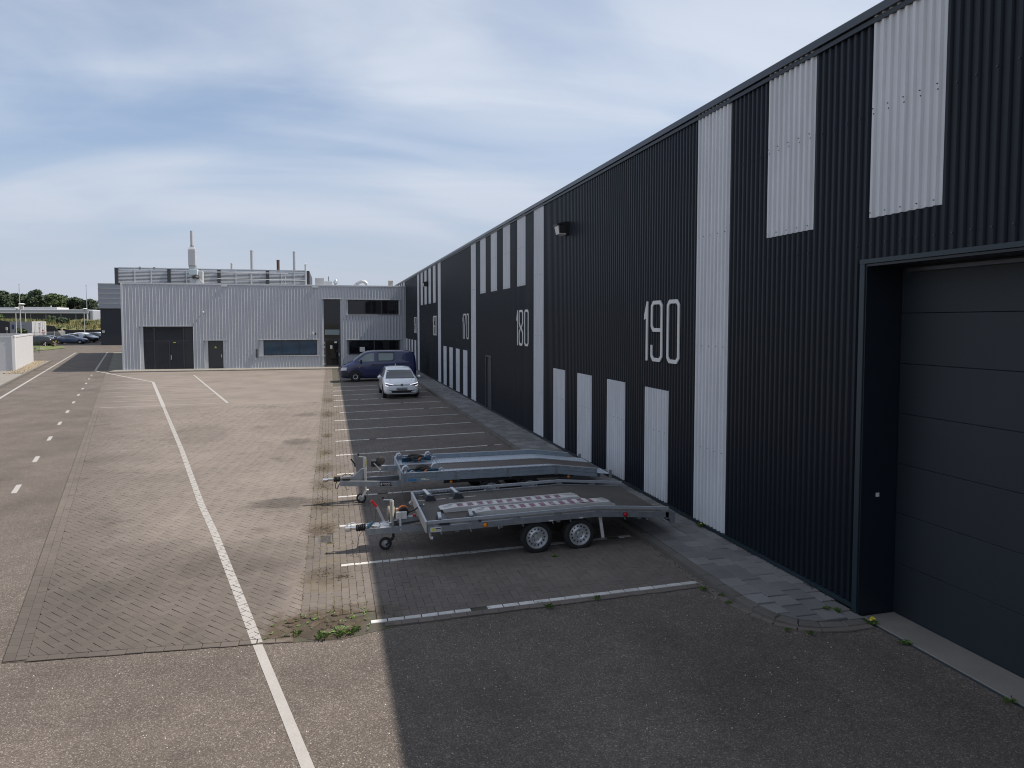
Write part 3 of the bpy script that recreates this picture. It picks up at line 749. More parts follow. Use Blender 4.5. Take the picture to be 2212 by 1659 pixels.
# left roadside kerb, gravel strip, pavement
mb = MB()
for q in strip([(-13.2, 25.6), (-21.0, 56.5), (-26.9, 80.0)], .16):
    q = ccw(q); mb.slab(q, lambda x, y: 0, .10, -.02, ch=.02)
struct(mb.build('left_kerb', 'kerb', fix=True))
struct(sheet('left_verge', [(-60, 20), (-11.9, 20), (-21.1, 56.5), (-27.0, 80), (-60, 80)], 'concrete', .05, zf=lambda x, y: 0))
mb = MB()
for i in range(1500):
    t = random.random(); yy = 60 + t*19; xc = -23.1 - .262*(yy-62) + random.uniform(-.75, .5); r = random.uniform(.03, .09)
    p = [(xc + math.cos(a)*r*random.uniform(.7, 1.2), yy + math.sin(a)*r*random.uniform(.7, 1.2)) for a in (0, 1.2, 2.5, 3.7, 5)]
    mb.slab(p, lambda x, y: 0, .06+r*random.uniform(.5, 1), .04, ch=.02)
o = mb.build('gravel', 'gravel', fix=False); stuff(o); tag(o, 'tan gravel strip at the foot of the white enclosure wall', 'gravel')
struct(sheet('lawn', [(-38.4, 106), (-37.4, 109), (-36.5, 114), (-38.5, 119), (-46, 121), (-48, 106)], 'lawn', .05, zf=lambda x, y: .0214*max(0, y-104)))

# ================================================================ DARK WAREHOUSE (right)
MODW = 1.0485; S0 = 10.53; ROOF = 7.56
WF = lambda a, d, z: (XW - d, a, z)
wh = thing('warehouse', 'long dark blue corrugated warehouse with light grey stripes and big white numbers', 'building', (XW, 30, 0))
O = (XW, 30, 0)
Y0, Y1 = -14.0, 78.0
DY0, DY1, DZ = 2.6, 7.40, 4.515                       # sectional door opening
bk = MB(); bk.box(XW+.02, 42, DY1, Y1, -.1, ROOF-.12); bk.box(XW+.02, 42, Y0, DY0, -.1, ROOF-.12); bk.box(XW+.02, 42, DY0+.001, DY1-.001, DZ, ROOF-.125); bk.box(7.4, 42, DY0+.001, DY1-.001, -.1, DZ-.001)
bk.build('wall_core', 'dark_flat', wh, origin=O)
PR = dict(pitch=MODW/9, crest=.036, slope=.017, depth=.03, phase=S0)
def sheet_w(y0, y1, z0, z1, m='dark_clad', off=0., name='cladding_sheet'):
    mb = MB(); corrugated(mb, y0, y1, z0, z1, lambda a, d, z: (XW-d-off, a, z), **PR)
    return mb.build(name, m, wh, origin=O, fix=False)
ZB = .27                                              # foot of the sheets
# dark sheets, one per stretch between the full height stripes
edges = [S0 + 10*MODW*i for i in range(-1, 7)]
for i, e in enumerate(edges):
    a, c = e + MODW, min(e + 10*MODW, Y1)
    if e == edges[0]:
        sheet_w(max(DY1+.06, a), c, ZB, DZ+.06); sheet_w(a, c, DZ+.06, ROOF-.1)
    else:
        if a < Y1:
            cuts = [a]
            if abs(e-edges[2]) < .01: cuts = None
            if cuts is not None: sheet_w(a, c, ZB, ROOF-.1)
            else:                                     # stretch with the narrow service door
                d0, d1 = 29.9*.9452, 31.0*.9452
                sheet_w(a, d0, ZB, ROOF-.1); sheet_w(d1, c, ZB, ROOF-.1); sheet_w(d0, d1, 2.42, ROOF-.1)
sheet_w(Y0, DY0-.06, ZB, DZ+.06); sheet_w(Y0, edges[0]+MODW, DZ+.06, ROOF-.1)
# full height light stripes and the short panels
screws = MB()
def screw_row(y0, z, n=5, off=.04):
    for k in range(n):
        yy = y0 + MODW/9*(.62 + 2*k) - .02
        screws.cyl((XW-off-.028, yy, z), (XW-off-.042, yy, z), .0075, .006, n=6)
for e in edges:
    if e < 0 or e > Y1-1: continue
    sheet_w(e, e+MODW, ZB, ROOF-.1, 'white_clad', .012, 'light_stripe')
    for z in (1.62, 3.4, 5.3): screw_row(e, z)
for i, e in enumerate(edges):
    low = (i % 2 == 1)
    for k in (2, 4, 6, 8):
        y0 = e + MODW*k
        if y0+MODW > Y1 or (i == 0 and y0 < 5): continue
        if low: sheet_w(y0, y0+MODW, ZB+.002, 2.477, 'white_clad', .012, 'light_panel'); screw_row(y0, 1.65)
        else: sheet_w(y0, y0+MODW, 5.067, ROOF-.102, 'white_clad', .012, 'light_panel'); screw_row(y0, 6.35); screw_row(y0, 5.12)
for k in range(0, 60):                                # fixings of the dark sheets around the door
    yy = -2 + k*MODW/9*2 + .02
    if 2 < yy < 10.4:
        for z in (4.75, 6.3): screws.cyl((XW-.028, yy, z), (XW-.044, yy, z), .012, .01, n=6)
stuff(screws.build('screw_head', 'screw', wh, origin=O))
# coping along the roof edge and base flashing
mb = MB(); mb.prism([(-.08, ROOF-.11), (-.08, ROOF-.01), (-.07, ROOF), (.35, ROOF+.02), (.35, ROOF-.11)], lambda a, b_, t: (XW+a, t, b_), Y0, Y1); mb.build('coping', 'coping', wh, origin=O)
mb = MB(); mb.box(XW-.055, XW+.019, Y0, Y1, ROOF-.19, ROOF-.131); mb.build('roof_edge_trim', 'dark_flat', wh, origin=O)  # dark flashing strip below the coping
mb = MB(); mb.box(XW-.05, XW+.018, DY1+.09, Y1, ZB-.06, ZB-.004); mb.build('base_flashing', 'teal_trim', wh, origin=O)
mb = MB(); mb.box(XW-.008, XW+.018, DY1+.09, Y1, .0, ZB-.061); mb.build('plinth', 'dark_flat', wh, origin=O)
mb = MB(); mb.box(XW+.1, 42, Y0, Y1, ROOF-.118, ROOF-.02); mb.build('roof', 'coping', wh, origin=O)
# sectional door with its panels, frame and reveal
mb = MB(); mb.box(XW-.045, 7.39, DY1-.02, DY1, .1, DZ).box(XW-.045, 7.39, DY0, DY0+.02, .1, DZ).box(XW-.045, 7.39, DY0+.021, DY1-.021, DZ-.03, DZ-.002); mb.build('door_reveal', 'dark_flat', wh, origin=O)
mb = MB(); mb.bbox(XW-.062, XW+.0, DY1+.001, DY1+.085, .1, DZ+.06, .004); mb.build('door_frame', 'teal_trim', wh, origin=O)
mb = MB(); mb.bbox(XW-.066, XW+.0, DY0-.1, DY1+.086, DZ+.001, DZ+.058, .004); mb.build('door_lintel', 'teal_trim', wh, origin=O)
mb = MB(); mb.bbox(6.79, 6.83, DY0+.05, DY1-.16, DZ-.10, DZ-.05, .004); mb.build('door_head_seal', 'coping', wh, origin=O)
zj = [.157, .80, 1.43, 2.05, 2.68, 3.30, 3.92, 4.50]
for k in range(7):
    mb = MB(); mb.bbox(6.85, 6.9, DY0+.025, DY1-.025, zj[k]+.002, zj[k+1]-.002, .004); mb.build('door_panel', 'door_dark', wh, origin=O)
mb = MB(); mb.box(6.55, 6.60, DY1-.024, DY1-.0205, 1.64, 1.69); mb.build('notice_plate', 'sticker_w', wh, origin=O)
# narrow service door
mb = MB(); mb.box(XW+.0, XW+.018, 29.9*.9452+.03, 31.0*.9452-.03, .2, 2.39); mb.build('service_door', 'anthracite', wh, origin=O)
mb = MB(); d0, d1 = 29.9*.9452, 31.0*.9452
mb.box(XW-.06, XW+.02, d0-.03, d0+.04, .2, 2.46).box(XW-.06, XW+.02, d1-.04, d1+.03, .2, 2.46).box(XW-.061, XW+.02, d0+.041, d1-.041, 2.39, 2.461); mb.build('service_door_frame', 'anth_frame', wh, origin=O)
# numbers: chamfered stroke letters standing off the cladding
DH, DW, T = 1.22, .515, .074
def digit(ch_, mb, y_left, zb):
    c = .075; h, wd, t = DH, DW, T; e = t/2
    F = lambda a, b_, q: (XW-.034-q, y_left-a, zb+b_)
    st = lambda pts, closed=False: stroke(mb, pts, t, F, .0, .02, closed)
    if ch_ == '0': st([(e+c, e), (wd-e-c, e), (wd-e, e+c), (wd-e, h-e-c), (wd-e-c, h-e), (e+c, h-e), (e, h-e-c), (e, e+c)], True)
    if ch_ in '96':
        p = [(e, .27*h), (e, e+c), (e+c, e), (wd-e-c, e), (wd-e, e+c), (wd-e, h-e-c), (wd-e-c, h-e), (e+c, h-e), (e, h-e-c), (e, .52*h+c), (e+c, .52*h), (wd-t-.002, .52*h)]
        if ch_ == '6': p = [(wd-a, h-b_) for a, b_ in p]
        st(p)
    if ch_ == '5': st([(wd-.01, h-e), (e, h-e), (e, .55*h), (wd-e-c, .55*h), (wd-e, .55*h-c), (wd-e, e+c), (wd-e-c, e), (e+c, e), (e, e+c), (e, .22*h)])
    if ch_ == '7': st([(0, h-e), (wd-e, h-e), (wd*.42, .5*h), (wd*.3, 0)])
    if ch_ == '8':
        st([(e+c, h-e), (e, h-e-c), (e, .63*h), (wd*.38, .5*h), (wd*.62, .5*h), (wd-e, .63*h), (wd-e, h-e-c), (wd-e-c, h-e)], True)
        st([(wd*.36, .5*h-e-.002), (e, .36*h), (e, e+c), (e+c, e), (wd-e-c, e), (wd-e, e+c), (wd-e, .36*h), (wd*.64, .5*h-e-.002)])
    if ch_ == '1': mb.prism([(.09, 0), (.175, 0), (.175, h-.02), (.15, h), (.12, h), (0, .76*h), (0, .69*h), (.09, .71*h)], lambda a, b_, q: F(a, b_, q), .0, .02)
for i, num in enumerate(('190', '180', '170', '160', '150')):
    e = S0 + 10*MODW*i; nb = MB(); yl = e + 3.18
    digit(num[0], nb, yl, 3.025); digit(num[1], nb, yl-.32, 3.025); digit(num[2], nb, yl-1.03, 3.025)
    o = nb.build('house_number', 'number', wh, origin=O); o['label'] = 'white number %s on the dark cladding' % num
# wall lamps
def wall_lamp(y, label):
    z = 6.22; r = thing('wall_lamp', label, 'lamp', (XW-.03, y, z), group='lamps on the dark warehouse wall')
    MB().bbox(-.10, 0, -.12, .12, -.02, .34, .01).build('housing', 'black', r)
    mb = MB(); mb.prism([(-.10, .26), (-.36, .22), (-.36, .27), (-.10, .34)], lambda a, b_, t: (a, t, b_), -.17, .17); mb.build('visor', 'black', r); MB().box(-.30, -.10, -.17, -.155, .02, .26).build('side_plate', 'black', r)
    mb = MB(); mb.prism([(-.101, -.02), (-.29, .0), (-.34, .215), (-.101, .255)], lambda a, b_, t: (a, t, b_), -.15, .15); mb.build('diffuser', 'number', r)
wall_lamp(18.72, 'black wall lamp high on the dark wall above and left of number 190')
wall_lamp(47.55, 'small black wall lamp between the light panels above number 160')

# ================================================================ GREY OFFICE BUILDING (far end)
YF = 61.9; FX0, FX1, FZ = -15.85, 6.34, 6.98
gb = thing('office_building', 'low silver grey corrugated building with strip windows and roof plant screen', 'building', (-5, YF, 0))
G = (-5, YF, 0)
core = MB(); SK = lambda y: FX0 - .252*(y-YF)
DP = .34                                              # depth of the openings
core.prism([(FX0+.03, YF+DP), (FX1, YF+DP), (FX1, 100), (SK(100), 100)], lambda a, b_, t: (a, b_, t), 0, FZ-.1); core.build('wall_core', 'silver_flat', gb, origin=G)
OPEN = [(-14.62, -10.65, 0, 3.52), (-9.88, -8.19, 0, 2.38), (-5.69, -.87, 1.10, 2.40), (-.67, 1.04, 0, 5.80), (1.32, 5.90, 4.49, 5.77), (1.36, 5.88, 1.10, 2.36)]
PF = dict(pitch=.2445, crest=.028, slope=.034, depth=.036, phase=FX0+.1)
xs = sorted({FX0+.12, FX1} | {o_[0] for o_ in OPEN} | {o_[1] for o_ in OPEN})
for a, c in zip(xs[:-1], xs[1:]):
    if c-a < .02: continue
    m_ = (a+c)/2; holes = sorted([(o_[2], o_[3]) for o_ in OPEN if o_[0]-.01 < m_ < o_[1]+.01]); z = .12
    for lo, hi in holes + [(FZ-.14, FZ)]:
        if lo - z > .05:
            mb = MB(); corrugated(mb, a, c, z, lo, lambda q, d, zz_: (q, YF-d, zz_), **PF); mb.build('cladding_sheet', 'silver_clad', gb, origin=G, fix=False)
        z = max(z, hi)
bk = MB()
for a, c in zip(xs[:-1], xs[1:]):
    m_ = (a+c)/2; holes = sorted([(o_[2], o_[3]) for o_ in OPEN if o_[0]-.01 < m_ < o_[1]+.01]); z = .0
    for lo, hi in holes + [(FZ-.1, FZ)]:
        if lo - z > .05: bk.box(a, c, YF+.004, YF+DP-.002, z, lo)
        z = max(z, hi)
bk.build('wall_backing', 'silver_flat', gb, origin=G)
mb = MB(); mb.bbox(FX0-.02, FX0+.119, YF-.07, YF+.12, .03, FZ-.11, .01); mb.build('corner_trim', 'silver_flat', gb, origin=G)
mb = MB(); mb.bbox(FX0-.04, FX1, YF-.046, YF+.25, FZ-.13, FZ, .008); mb.build('coping', 'silver_flat', gb, origin=G)
for a, c in ((FX0, -14.63), (-10.64, -9.885), (-8.185, -.675), (1.045, FX1)): MB().bbox(a, c, YF-.07, YF, .05, .118, .004).build('base_flashing', 'silver_flat', gb, origin=G)
mb = MB(); mb.prism([(SK(YF)+.03, YF+.26), (FX1, YF+.26), (FX1, 100), (SK(100), 100)], lambda a, b_, t: (a, b_, t), FZ-.099, FZ-.05); mb.build('roof', 'lightgrey', gb, origin=G)
def trim(x0, x1, z0, z1, sill=True, door=False):
    mb = MB(); mb.bbox(x0-.03, x1+.03, YF-.052, YF+.0, z1-.002, z1+.05, .004)
    if sill: mb.bbox(x0-.03, x1+.03, YF-.062, YF, z0-.05, z0+.002, .004)
    mb.box(x0, x0+.02, YF-.045, YF+.30, z0, z1-.003).box(x1-.02, x1, YF-.045, YF+.30, z0, z1-.003)
    mb.build('opening_trim', 'silver_flat', gb, origin=G)
for o_ in OPEN: trim(*o_, sill=o_[2] > .5)
def window(x0, x1, z0, z1, n, gl='glass', y=YF+.13, jl=.0, jr=.0, ox0=None, ox1=None):
    fr = MB(); t = .05
    fr.box(x0, x1, y-.03, y+.04, z0, z0+t).box(x0, x1, y-.03, y+.04, z1-t, z1).box(x0, x0+t, y-.031, y+.041, z0+t, z1-t).box(x1-t, x1, y-.031, y+.041, z0+t, z1-t)
    for k in range(1, n): xm = x0+(x1-x0)*k/n; fr.box(xm-.04, xm+.04, y-.031, y+.041, z0+t, z1-t)
    f_ = fr.build('window_frame', 'anth_frame', gb, origin=G)
    for k in range(n):
        a, c = x0+(x1-x0)*k/n, x0+(x1-x0)*(k+1)/n
        MB().box(a+.03, c-.03, y+.0, y+.02, z0+.03, z1-.03).build('pane', gl, f_, origin=G)
    return f_
def jamb(x0, x1, z0, z1): MB().box(x0+.021, x1, YF+.08, YF+.22, z0+.003, z1-.004).build('jamb_panel', 'silver_flat', gb, origin=G)
window(-5.34, -1.10, 1.15, 2.33, 3, 'glass_blue'); jamb(-5.69, -5.345, 1.1, 2.4); jamb(-1.095, -.915, 1.1, 2.4)
window(1.48, 5.71, 4.55, 5.71, 3); jamb(1.32, 1.475, 4.49, 5.77); jamb(5.715, 5.86, 4.49, 5.77)
window(1.52, 5.77, 1.15, 2.32, 2); 
wn = MB().box(2.42, 2.85, YF+.10, YF+.128, 1.35, 1.75).build('paper_notice', 'sticker_w', gb, origin=G)
# glazed stair front with the entrance door
f_ = window(-.51, .82, 2.44, 5.72, 1); MB().box(-.43, .76, YF+.118, YF+.129, 2.80, 3.24).build('frosted_band', pmat('frosted_film', (.20, .25, .26), .5), f_, origin=G)
jamb(-.67, -.515, 0.02, 5.8); jamb(.825, 1.015, .02, 5.8)
dr = MB(); y_ = YF+.12
dr.box(-.51, .82, y_-.03, y_+.05, 2.34, 2.436).box(-.51, -.36, y_-.03, y_+.05, .1, 2.338).box(.66, .82, y_-.03, y_+.05, .1, 2.338).box(-.36, .66, y_-.03, y_+.05, .1, .26)
d_ = dr.build('entrance_door', 'anth_frame', gb, origin=G); MB().box(-.36, .66, y_, y_+.02, .26, 2.34).build('pane', 'glass', d_, origin=G)
MB().box(-.02, .16, y_-.012, y_-.002, 1.62, 1.92).build('paper_notice', 'sticker_w', d_, origin=G); MB().box(.33, .53, y_-.012, y_-.002, 2.1, 2.24).build('number_plate', 'sticker_w', d_, origin=G)
for z in (.35, 1.05, 1.78, 2.12): MB().cyl((-.47, y_-.06, z-.05), (-.47, y_-.06, z+.05), .03, n=8).build('hinge', 'lightgrey', d_, origin=G)
MB().bbox(.68, .74, y_-.09, y_-.03, 1.0, 1.28, .01).build('handle', 'lightgrey', d_, origin=G)
# double plant room doors with louvres
bp = MB(); bp.box(-14.36, -10.67, YF+.24, YF+.30, .02, 3.49); dd = bp.build('plant_door', 'anthracite', gb, origin=G)
jamb(-14.62, -14.365, .02, 3.52)
lv = MB()
for a, c, z0, z1 in ((-14.3, -13.66, .15, 2.3), (-13.4, -12.55, .2, 2.15), (-12.43, -11.55, .2, 2.15), (-14.3, -13.66, 2.45, 3.4), (-13.5, -11.5, 2.45, 3.4)):
    z = z0
    while z < z1: lv.prism([(YF+.239, z), (YF+.205, z+.01), (YF+.239, z+.055)], lambda b_, q, t: (t, b_, q), a, c); z += .075
stuff(lv.build('louvre', 'anth_frame', dd, origin=G))
fr = MB()
for x_ in (-13.58, -12.49, -11.42): fr.box(x_-.045, x_+.045, YF+.19, YF+.239, .05, 2.36 if x_ == -12.49 else 3.45)
fr.box(-14.33, -10.7, YF+.191, YF+.238, 2.32, 2.40); fr.build('door_frame', 'anth_frame', dd, origin=G)
MB().bbox(-12.40, -12.34, YF+.13, YF+.19, .85, 1.22, .01).build('handle', 'lightgrey', dd, origin=G)
MB().box(-12.2, -12.0, YF+.183, YF+.19, 2.2, 2.26).build('yellow_label', 'sticker_y', dd, origin=G)
# single steel door
sd = MB().bbox(-9.59, -8.48, YF+.14, YF+.19, .06, 2.33, .006).build('steel_door', pmat('grey_steel_door', (.03, .034, .036), .5), gb, origin=G)
jamb(-9.88, -9.595, .02, 2.38); jamb(-8.475, -8.215, .02, 2.38)
mb = MB(); mb.prism([(-9.13, 1.76), (-8.93, 1.76), (-9.03, 1.93)], lambda a, b_, t: (a, t, b_), YF+.13, YF+.138); mb.build('warning_sign', 'sticker_y', sd, origin=G)
mb = MB(); mb.prism([(-9.05, 1.78), (-9.01, 1.84), (-9.035, 1.84), (-9.02, 1.90), (-9.06, 1.83), (-9.035, 1.83)], lambda a, b_, t: (a, t, b_), YF+.126, YF+.1295); mb.build('warning_mark', 'sticker_k', sd, origin=G)
MB().bbox(-8.62, -8.55, YF+.07, YF+.138, 1.0, 1.25, .01).build('handle', 'lightgrey', sd, origin=G)
# small things on the facade
MB().bbox(-8.5, -8.03, YF-.10, YF-.05, 6.72, 6.85, .01).build('overflow_spout', 'silver_flat', gb, origin=G)
MB().bbox(-1.42, -.92, YF-.10, YF-.05, 6.72, 6.83, .01).build('overflow_spout', 'silver_flat', gb, origin=G)
mb = MB(); mb.lathe([(.0, -.2), (.05, -.19), (.07, -.14), (.06, -.06), (.02, -.05)], (-9.88, YF, 4.66), 'Y', 12); mb.build('dome_camera', 'number', gb, origin=G, smooth=True)
MB().bbox(-5.93, -5.80, YF-.12, YF-.051, .95, 1.66, .01).build('key_box', 'coping', gb, origin=G)
MB().bbox(-1.45, -1.36, YF-.17, YF-.051, 2.88, 3.0, .01).build('door_lamp', 'number', gb, origin=G)
MB().bbox(-1.23, -1.12, YF-.13, YF-.051, 2.82, 2.97, .01).build('door_bell_box', 'black', gb, origin=G)
# roof plant screen
YL = 64.0
for x_ in (-16.66, -12.75, -8.92, -5.08, -1.78): MB().bbox(x_-.13, x_+.13, YL-.12, YL+.14, 6.9, 8.26, .01).build('screen_post', 'anth_frame', gb, origin=G)
PX = [-16.53, -12.88, -12.62, -9.05, -8.79, -5.21, -4.95, -1.91]
for a, c in zip(PX[::2], PX[1::2]):
    for k in range(11):
        z = 7.02 + k*.112
        mb = MB(); mb.prism([(YL-.06, z), (YL-.055, z+.055), (YL+.05, z+.10), (YL+.05, z+.088), (YL-.045, z+.045), (YL-.05, z)], lambda b_, q, t: (t, b_, q), a, c); mb.build('screen_slat', 'silver_flat', gb, origin=G)
    mb = MB()
    for k in (1, 2): xm = a+(c-a)*k/3; mb.box(xm-.035, xm+.035, YL-.075, YL-.061, 6.98, 8.22)
    mb.box(a, c, YL-.07, YL+.08, 8.25, 8.30)
    mb.build('screen_rail', 'silver_flat', gb, origin=G)
mb = MB(); mb.box(-16.7, -1.7, YL+.2, YL+.24, 6.9, 8.1).box(-16.7, -1.7, 74, 74.1, 6.9, 8.2).box(-1.72, -1.66, YL+.15, 74, 6.9, 8.24); mb.build('screen_back', 'anthracite', gb, origin=G)
# pipe rail in front of the screen
mb = MB(); mb.cyl((-9.3, 63.4, 8.0), (-3.4, 63.4, 7.98), .03, n=8).cyl((-9.0, 63.4, 7.46), (-1.95, 63.4, 7.42), .03, n=8).cyl((-12.0, 63.4, 7.45), (-11.2, 63.4, 7.45), .025, n=8)
for x_ in (-6.3, -3.6): mb.cyl((x_, 63.4, 6.9), (x_, 63.4, 8.0), .025, n=8)
mb.build('pipe_rail', 'lightgrey', gb, origin=G)
# exhaust with silencer
ex = thing('exhaust_silencer', 'tall exhaust with square silencer box and round stack on the grey roof', 'exhaust', (-10.85, 63.3, 6.93))
def E_(x0, y0, z0, s0, x1, y1, z1, s1, nm, m, n=4):
    mb = MB(); A = [(x0-s0, y0-s0, z0), (x0+s0, y0-s0, z0), (x0+s0, y0+s0, z0), (x0-s0, y0+s0, z0)]; B = [(x1-s1, y1-s1, z1), (x1+s1, y1-s1, z1), (x1+s1, y1+s1, z1), (x1-s1, y1+s1, z1)]
    mb.add(A+B, [(3, 2, 1, 0), (4, 5, 6, 7), (0, 1, 5, 4), (1, 2, 6, 5), (2, 3, 7, 6), (3, 0, 4, 7)]); return mb.build(nm, m, ex)
MB().bbox(-.28, .3, -.28, .3, 1.51, 2.86, .05).build('silencer_box', 'duct', ex)
E_(0, 0, 1.24, .19, .01, .01, 1.50, .28, 'lower_cone', 'duct'); E_(.01, .01, 2.862, .27, 0, 0, 3.10, .14, 'upper_cone', 'duct')
MB().cyl((0, 0, 3.101), (0, 0, 3.16), .155, n=14).build('collar', 'coping', ex); MB().cyl((0, 0, 3.161), (0, 0, 4.38), .125, n=14).build('stack', 'duct', ex, smooth=True)
MB().bbox(-.2, .42, -.45, .4, .78, 1.24, .02).build('fan_box', 'duct_teal', ex); MB().bbox(.43, .78, -.1, .55, .12, 1.12, .02).build('duct_box', 'lightgrey', ex); MB().prism([(.3, 0), (.95, 0), (.6, .42), (.36, .42)], lambda a, b_, t: (a, t, b_), -.44, -.11).build('duct_boot', 'duct', ex)
mb = MB(); mb.lathe([(.0, .22), (.12, .20), (.24, .10), (.28, 0.0), (.27, -.05), (0, -.05)], (.28, -.35, .55), 'Z', 16); mb.build('cowl', 'black', ex, smooth=True)
MB().bbox(-.18, .36, -.3, .3, 0, .5, .01).build('pedestal', 'duct', ex)
def stack(x, y, z, r, label, m='duct', name='vent_pipe', cap=False):
    t = thing(name, label, 'pipe', (x, y, 6.93)); MB().cyl((0, 0, 0), (0, 0, z-6.93), r, n=14).build('pipe', m, t, smooth=True)
    mb = MB().cyl((0, 0, z-6.93-.09), (0, 0, z-6.93+.012), r*1.07, n=14); mb.build('rim', 'lightgrey' if m != 'brickred' else 'brickred', t)
    if cap: MB().cyl((0, 0, z-6.93+.06), (0, 0, z-6.93+.12), r*1.9, r*.4, n=12).build('cap', 'lightgrey', t)
stack(-8.65, 70, 9.24, .11, 'short light metal vent pipe behind the roof screen right of the exhaust')
stack(-6.9, 70, 10.46, .15, 'tall light metal vent pipe, left of the brown stack on the roof')
stack(-3.15, 70, 10.45, .14, 'tall light metal vent pipe, right of the brown stack on the roof')
stack(-4.61, 70, 9.63, .135, 'short dark brown stack between the two tall vent pipes', 'brickred', 'brown_stack')
stack(-1.97, 63.6, 8.75, .075, 'thin pale pipe in front of the right end of the roof screen', 'duct', 'vent_pipe', True)
for x_, z_, lb in ((-15.3, 8.42, 'tiny black vent cowl near the left end of the roof screen'), (-14.2, 8.40, 'second tiny black vent cowl above the roof screen')):
    t = thing('vent_cowl', lb, 'vent', (x_, 65.5, 6.93)); MB().cyl((0, 0, 0), (0, 0, z_-6.93), .05, n=8).build('pipe', 'black', t); MB().cyl((0, 0, z_-6.93-.12), (0, 0, z_-6.93+.05), .085, n=10).build('cap', 'black', t)
t = thing('roof_unit', 'pale grey box unit on the grey roof right of the screen', 'roof unit', (-.85, 65.5, 6.93)); MB().bbox(-.38, .38, -.3, .3, 0, .82, .01).build('casing', 'lightgrey', t); MB().bbox(.385, 1.1, -.25, .25, 0, .55, .01).build('side_box', 'silver_flat', t); MB().cyl((.78, 0, .5), (.78, 0, .98), .03, n=8).build('mast', 'coping', t)
t = thing('roof_fan', 'small glossy fan cowl beside the pale roof unit', 'vent', (.55, 66, 6.93)); MB().cyl((0, 0, 0), (0, 0, .45), .14, n=10).build('pipe', 'duct', t, smooth=True); mb = MB(); mb.lathe([(0, .75), (.12, .72), (.2, .6), (.2, .42), (.14, .42)], (0, 0, 0), 'Z', 12); mb.build('hood', 'chrome', t, smooth=True)
t = thing('bent_duct', 'thick bent silver duct arching over the roof edge', 'duct', (2.7, 65.5, 6.93))
MB().tube([(-.75, 0, -.05), (-.4, 0, .28), (-.12, 0, .50), (.12, 0, .58), (.36, 0, .54), (.52, 0, .40), (.56, 0, .2), (.56, 0, -.05)], .15, 12).build('duct', 'duct', t, smooth=True)
mb = MB().cyl((-.30, 0, .36), (-.24, 0, .41), .165, n=12).cyl((.05, 0, .57), (.12, 0, .58), .165, n=12); mb.build('joint_ring', 'lightgrey', t)
t = thing('roof_chimney', 'small square pale chimney box at the right end of the grey roof', 'chimney', (5.35, 65.5, 6.93)); MB().bbox(-.2, .2, -.2, .2, 0, .62, .01).build('shaft', 'tube', t); MB().bbox(-.24, .24, -.24, .24, .625, .72, .01).build('cap', 'sticker_w', t)
mb = MB(); mb.lathe([(0, .22), (.09, .18), (.12, .05), (.12, 0)], (4.75, 65, 6.93), 'Z', 12); tag(mb.build('roof_outlet', 'lightgrey', smooth=True), 'tiny domed outlet left of the square chimney box', 'vent')

# ================================================================ CAR TRAILERS
def wheel(root, c, r, wid, side, O_, rr=.62, holes=14, name='wheel', steel=True):
    """tyre with rim as a child; side -1 faces the camera (towards -y)"""
    lx, ly, lz = c[0]-O_[0], c[1]-O_[1], c[2]-O_[2]; h = wid/2
    mb = MB(); mb.lathe([(r*.66, -h*.9), (r*.80, -h), (r*.93, -h*.93), (r, -h*.72), (r, h*.72), (r*.93, h*.93), (r*.80, h), (r*.66, h*.9)], (0, 0, 0), 'Y', 36, closed=True)
    o = mb.build(name, 'rubber', root, smooth=True, at=(lx, ly, lz))
    s = side; R = r*rr*1.08
    mb = MB(); mb.lathe([(R*1.0, s*h*.86), (R*1.03, s*h*.92), (R*.97, s*h*.93), (R*.90, s*h*.60), (R*.84, s*h*.45), (R*.62, s*h*.62), (R*.52, s*h*.70), (R*.46, s*h*.60), (R*.2, s*h*.58), (R*.18, s*h*.74), (0, s*h*.76)], (0, 0, 0), 'Y', 36, cap=False)
    rim = mb.build('rim', 'rim', o, smooth=True)
    mb = MB()
    for k in range(holes):
        a = 2*math.pi*k/holes; rad = R*.74; cx, cz = math.cos(a)*rad, math.sin(a)*rad; yy = s*h*.56
        mb.cyl((cx, yy-s*.004, cz), (cx, yy+s*.0045, cz), R*.075, n=8)
    for k in range(5):
        a = 2*math.pi*k/5+.3; mb.cyl((math.cos(a)*R*.33, s*h*.55, math.sin(a)*R*.33), (math.cos(a)*R*.33, s*h*.60, math.sin(a)*R*.33), R*.055, n=8)
    stuff(mb.build('rim_hole', 'rim_dark', o))
    return o
def strip_light(root, x, y, z, r, m, O_, s=-1):
    mb = MB(); mb.lathe([(r*1.12, 0), (r*1.12, s*.012), (r, s*.014)], (x, y, z), 'Y', 20); b_ = mb.build('marker_lamp', 'black', root, origin=O_)
    mb = MB(); mb.lathe([(r, s*.0135), (r*.85, s*.026), (r*.35, s*.032), (0, s*.033)], (x, y, z), 'Y', 20); mb.build('lens', m, b_, smooth=True, origin=O_)

